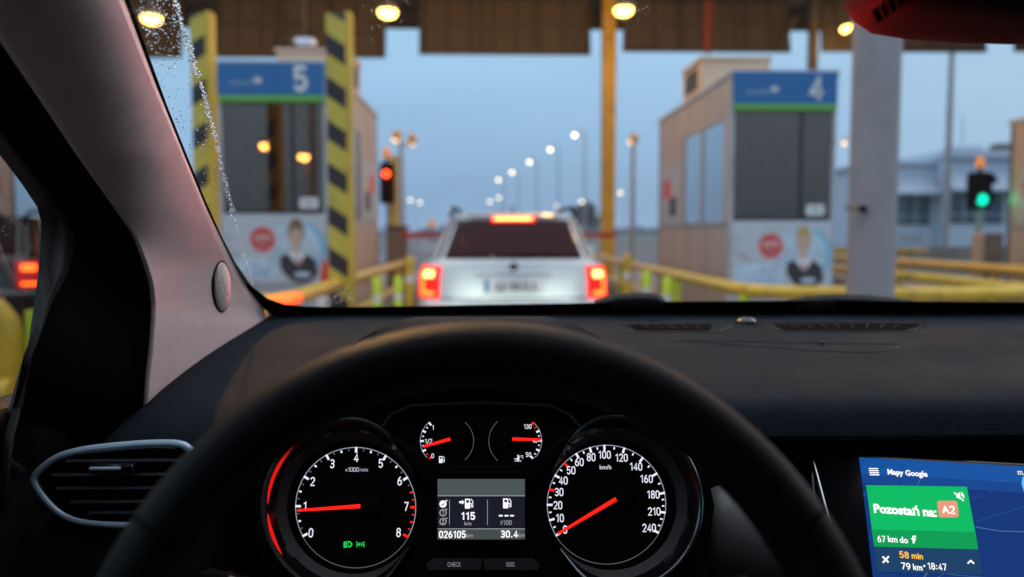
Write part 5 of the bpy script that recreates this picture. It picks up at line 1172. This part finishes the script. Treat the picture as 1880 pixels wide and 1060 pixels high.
mb = MB(); mb.box((1.13, -.30, EYE - .16), (1.134, .95, EYE + .30), 'doorglass'); mb.build('passenger_window', CAR, smooth=0)
mb = MB(); mb.box((-.42, -1.86, EYE - .05), (1.12, -1.855, EYE + .30), 'tinted'); mb.build('rear_screen', CAR, smooth=0)
for x in (.0, .72):
    mb = MB(); mb.bbox((x - .25, -.62, .45), (x + .25, -.02, .62), 'seat', .05); mb.bbox((x - .24, -.78, .60), (x + .24, -.60, 1.18), 'seat', .05); mb.bbox((x - .13, -.80, 1.24), (x + .13, -.70, 1.44), 'seat', .03); mb.build('seat', CAR)
# bonnet and headlights in front of the windscreen
mb = MB(); rows = []
for y, z, hw in ((1.34, -.17, .66), (1.6, -.20, .74), (2.1, -.26, .76), (2.45, -.34, .72), (2.62, -.44, .66), (2.70, -.62, .64), (2.68, -.95, .64)):
    rows.append([E(.35 + hw * u, y - .18 * abs(u) ** 3, z - .035 * abs(u) ** 4) for u in [k / 8 - 1 for k in range(17)]])
mb.grid(rows, 'body'); BO = mb.build('bonnet', CAR, smooth=60, solid=.01)
for s in (-1, 1):
    hx = .35 + s * .56; mb = MB(); mb.bbox((hx - .13, 2.56, EYE - .60), (hx + .13, 2.70, EYE - .46), 'headlamp', .03); ho = mb.build('headlight', CAR)
    l = bpy.data.lights.new('headlight_beam', 'SPOT'); l.energy = 520; l.color = (.86, 1, .84); l.spot_size = R(23); l.spot_blend = 1.0; l.shadow_soft_size = .05
    lo = bpy.data.objects.new('headlight_beam', l); lo.location = (hx, 2.76, EYE - .53)
    lo.rotation_euler = (Vector((-.04 if s > 0 else -.22, 4.64, -.40))).to_track_quat('-Z', 'Y').to_euler(); col.objects.link(lo); link(lo, CAR)

# ---- rain on the unwiped edge of the windscreen (outside of the glass)
def inpoly(x, y, P):
    c = False
    for (xa, ya), (xb, yb_) in zip(P, P[1:] + P[:1]):
        if (ya > y) != (yb_ > y) and x < (xb - xa) * (y - ya) / (yb_ - ya) + xa: c = not c
    return c
streak = [(300, -30), (322, 0), (338, 60), (352, 100), (372, 165), (388, 225), (402, 280), (416, 350), (430, 405), (443, 450), (454, 490), (464, 522)]
zone = [(244, -20), (300, -20)] + streak + [(470, 540), (440, 482), (404, 420), (376, 360), (344, 282), (310, 198), (276, 110)]
def drop(mb, px, py, r, flat=.5, off=-.0008):
    c = ws(px, py, off); n = Vector((0, .5, .87)); a = Vector((1, 0, 0)); b = n.cross(a).normalized(); rows = []
    st = random.uniform(.8, 1.5)
    for k, (f, h) in enumerate(((1.0, 0), (.85, .45), (.5, .85), (.05, 1))):
        rows.append([c + a * (r * f * math.cos(t)) + b * (r * f * st * math.sin(t)) + n * (h * r * flat) for t in [2 * math.pi * i / 10 for i in range(10)]])
    mb.rings(rows, 'water')
mb = MB(); n = 0
while n < 620:
    x, y = random.uniform(240, 475), random.uniform(-20, 545)
    if not inpoly(x, y, zone): continue
    if random.random() > (1.0 if y < 130 else .75 if y > 180 else .55): continue
    n += 1; drop(mb, x, y, random.choice((.0003, .0004, .0005, .0006, .0008, .0011)) * (.85 if y < 110 else .8), .6)
for k in range(620):                              # the ragged wet line left by the wiper's sweep
    f = random.random() * (len(streak) - 1); i = int(f); p = Vector(streak[i]).lerp(Vector(streak[i + 1]), f - i)
    drop(mb, p.x + random.gauss(0, 2.2), p.y + random.gauss(0, 2), random.choice((.0005, .0007, .0009, .0012)), .8)
for k in range(150):                              # wet patches in the lower left corner
    x, y = random.gauss(610, 28), random.gauss(545, 9)
    if y < 560: drop(mb, x, y, random.choice((.0005, .0007, .001)), .5)
for k in range(120):
    x, y = random.uniform(480, 760), random.uniform(525, 560); drop(mb, x, y, random.choice((.0004, .0005, .0007)), .5)
for px, py in ((712, 25), (1145, 20), (280, 30)):
    for k in range(110):
        r_ = abs(random.gauss(0, 34)); a = random.uniform(0, 6.28); drop(mb, px + r_ * math.cos(a), py + r_ * math.sin(a), random.choice((.0003, .0004, .0005)), .5)
tag(mb.build('raindrops', smooth=80), 'raindrops and a ragged wet streak on the left part of the windscreen', 'raindrops', kind='stuff')
# drops on the side window
mb = MB()
for k in range(70):
    x, y = random.uniform(-5, 72), random.uniform(330, 740); p = atx(x, y, -.3965); r = random.choice((.0004, .0006, .0008))
    mb.lathe([(r, 0), (r * .85, r * .3), (r * .5, r * .5), (0, r * .6)], 'water', p, (-1, 0, 0), 8)
tag(mb.build('side_window_raindrops', smooth=80), 'fine raindrops on the side window at the far left', 'raindrops', kind='stuff')

# ---- the damp air that fades the far lamps and trees
hz = bpy.data.materials.new('haze_air'); hz.use_nodes = True; n_ = hz.node_tree.nodes; n_.remove(n_['Principled BSDF'])
pv = n_.new('ShaderNodeVolumePrincipled'); pv.inputs['Color'].default_value = (.62, .80, 1, 1); pv.inputs['Density'].default_value = .0008; pv.inputs['Anisotropy'].default_value = .3
hz.node_tree.links.new(pv.outputs[0], n_['Material Output'].inputs['Volume'])
mb = MB(); mb.box((-950, -250, -1), (950, 1550, 25), hz); struct(mb.build('haze', smooth=0), 'stuff')
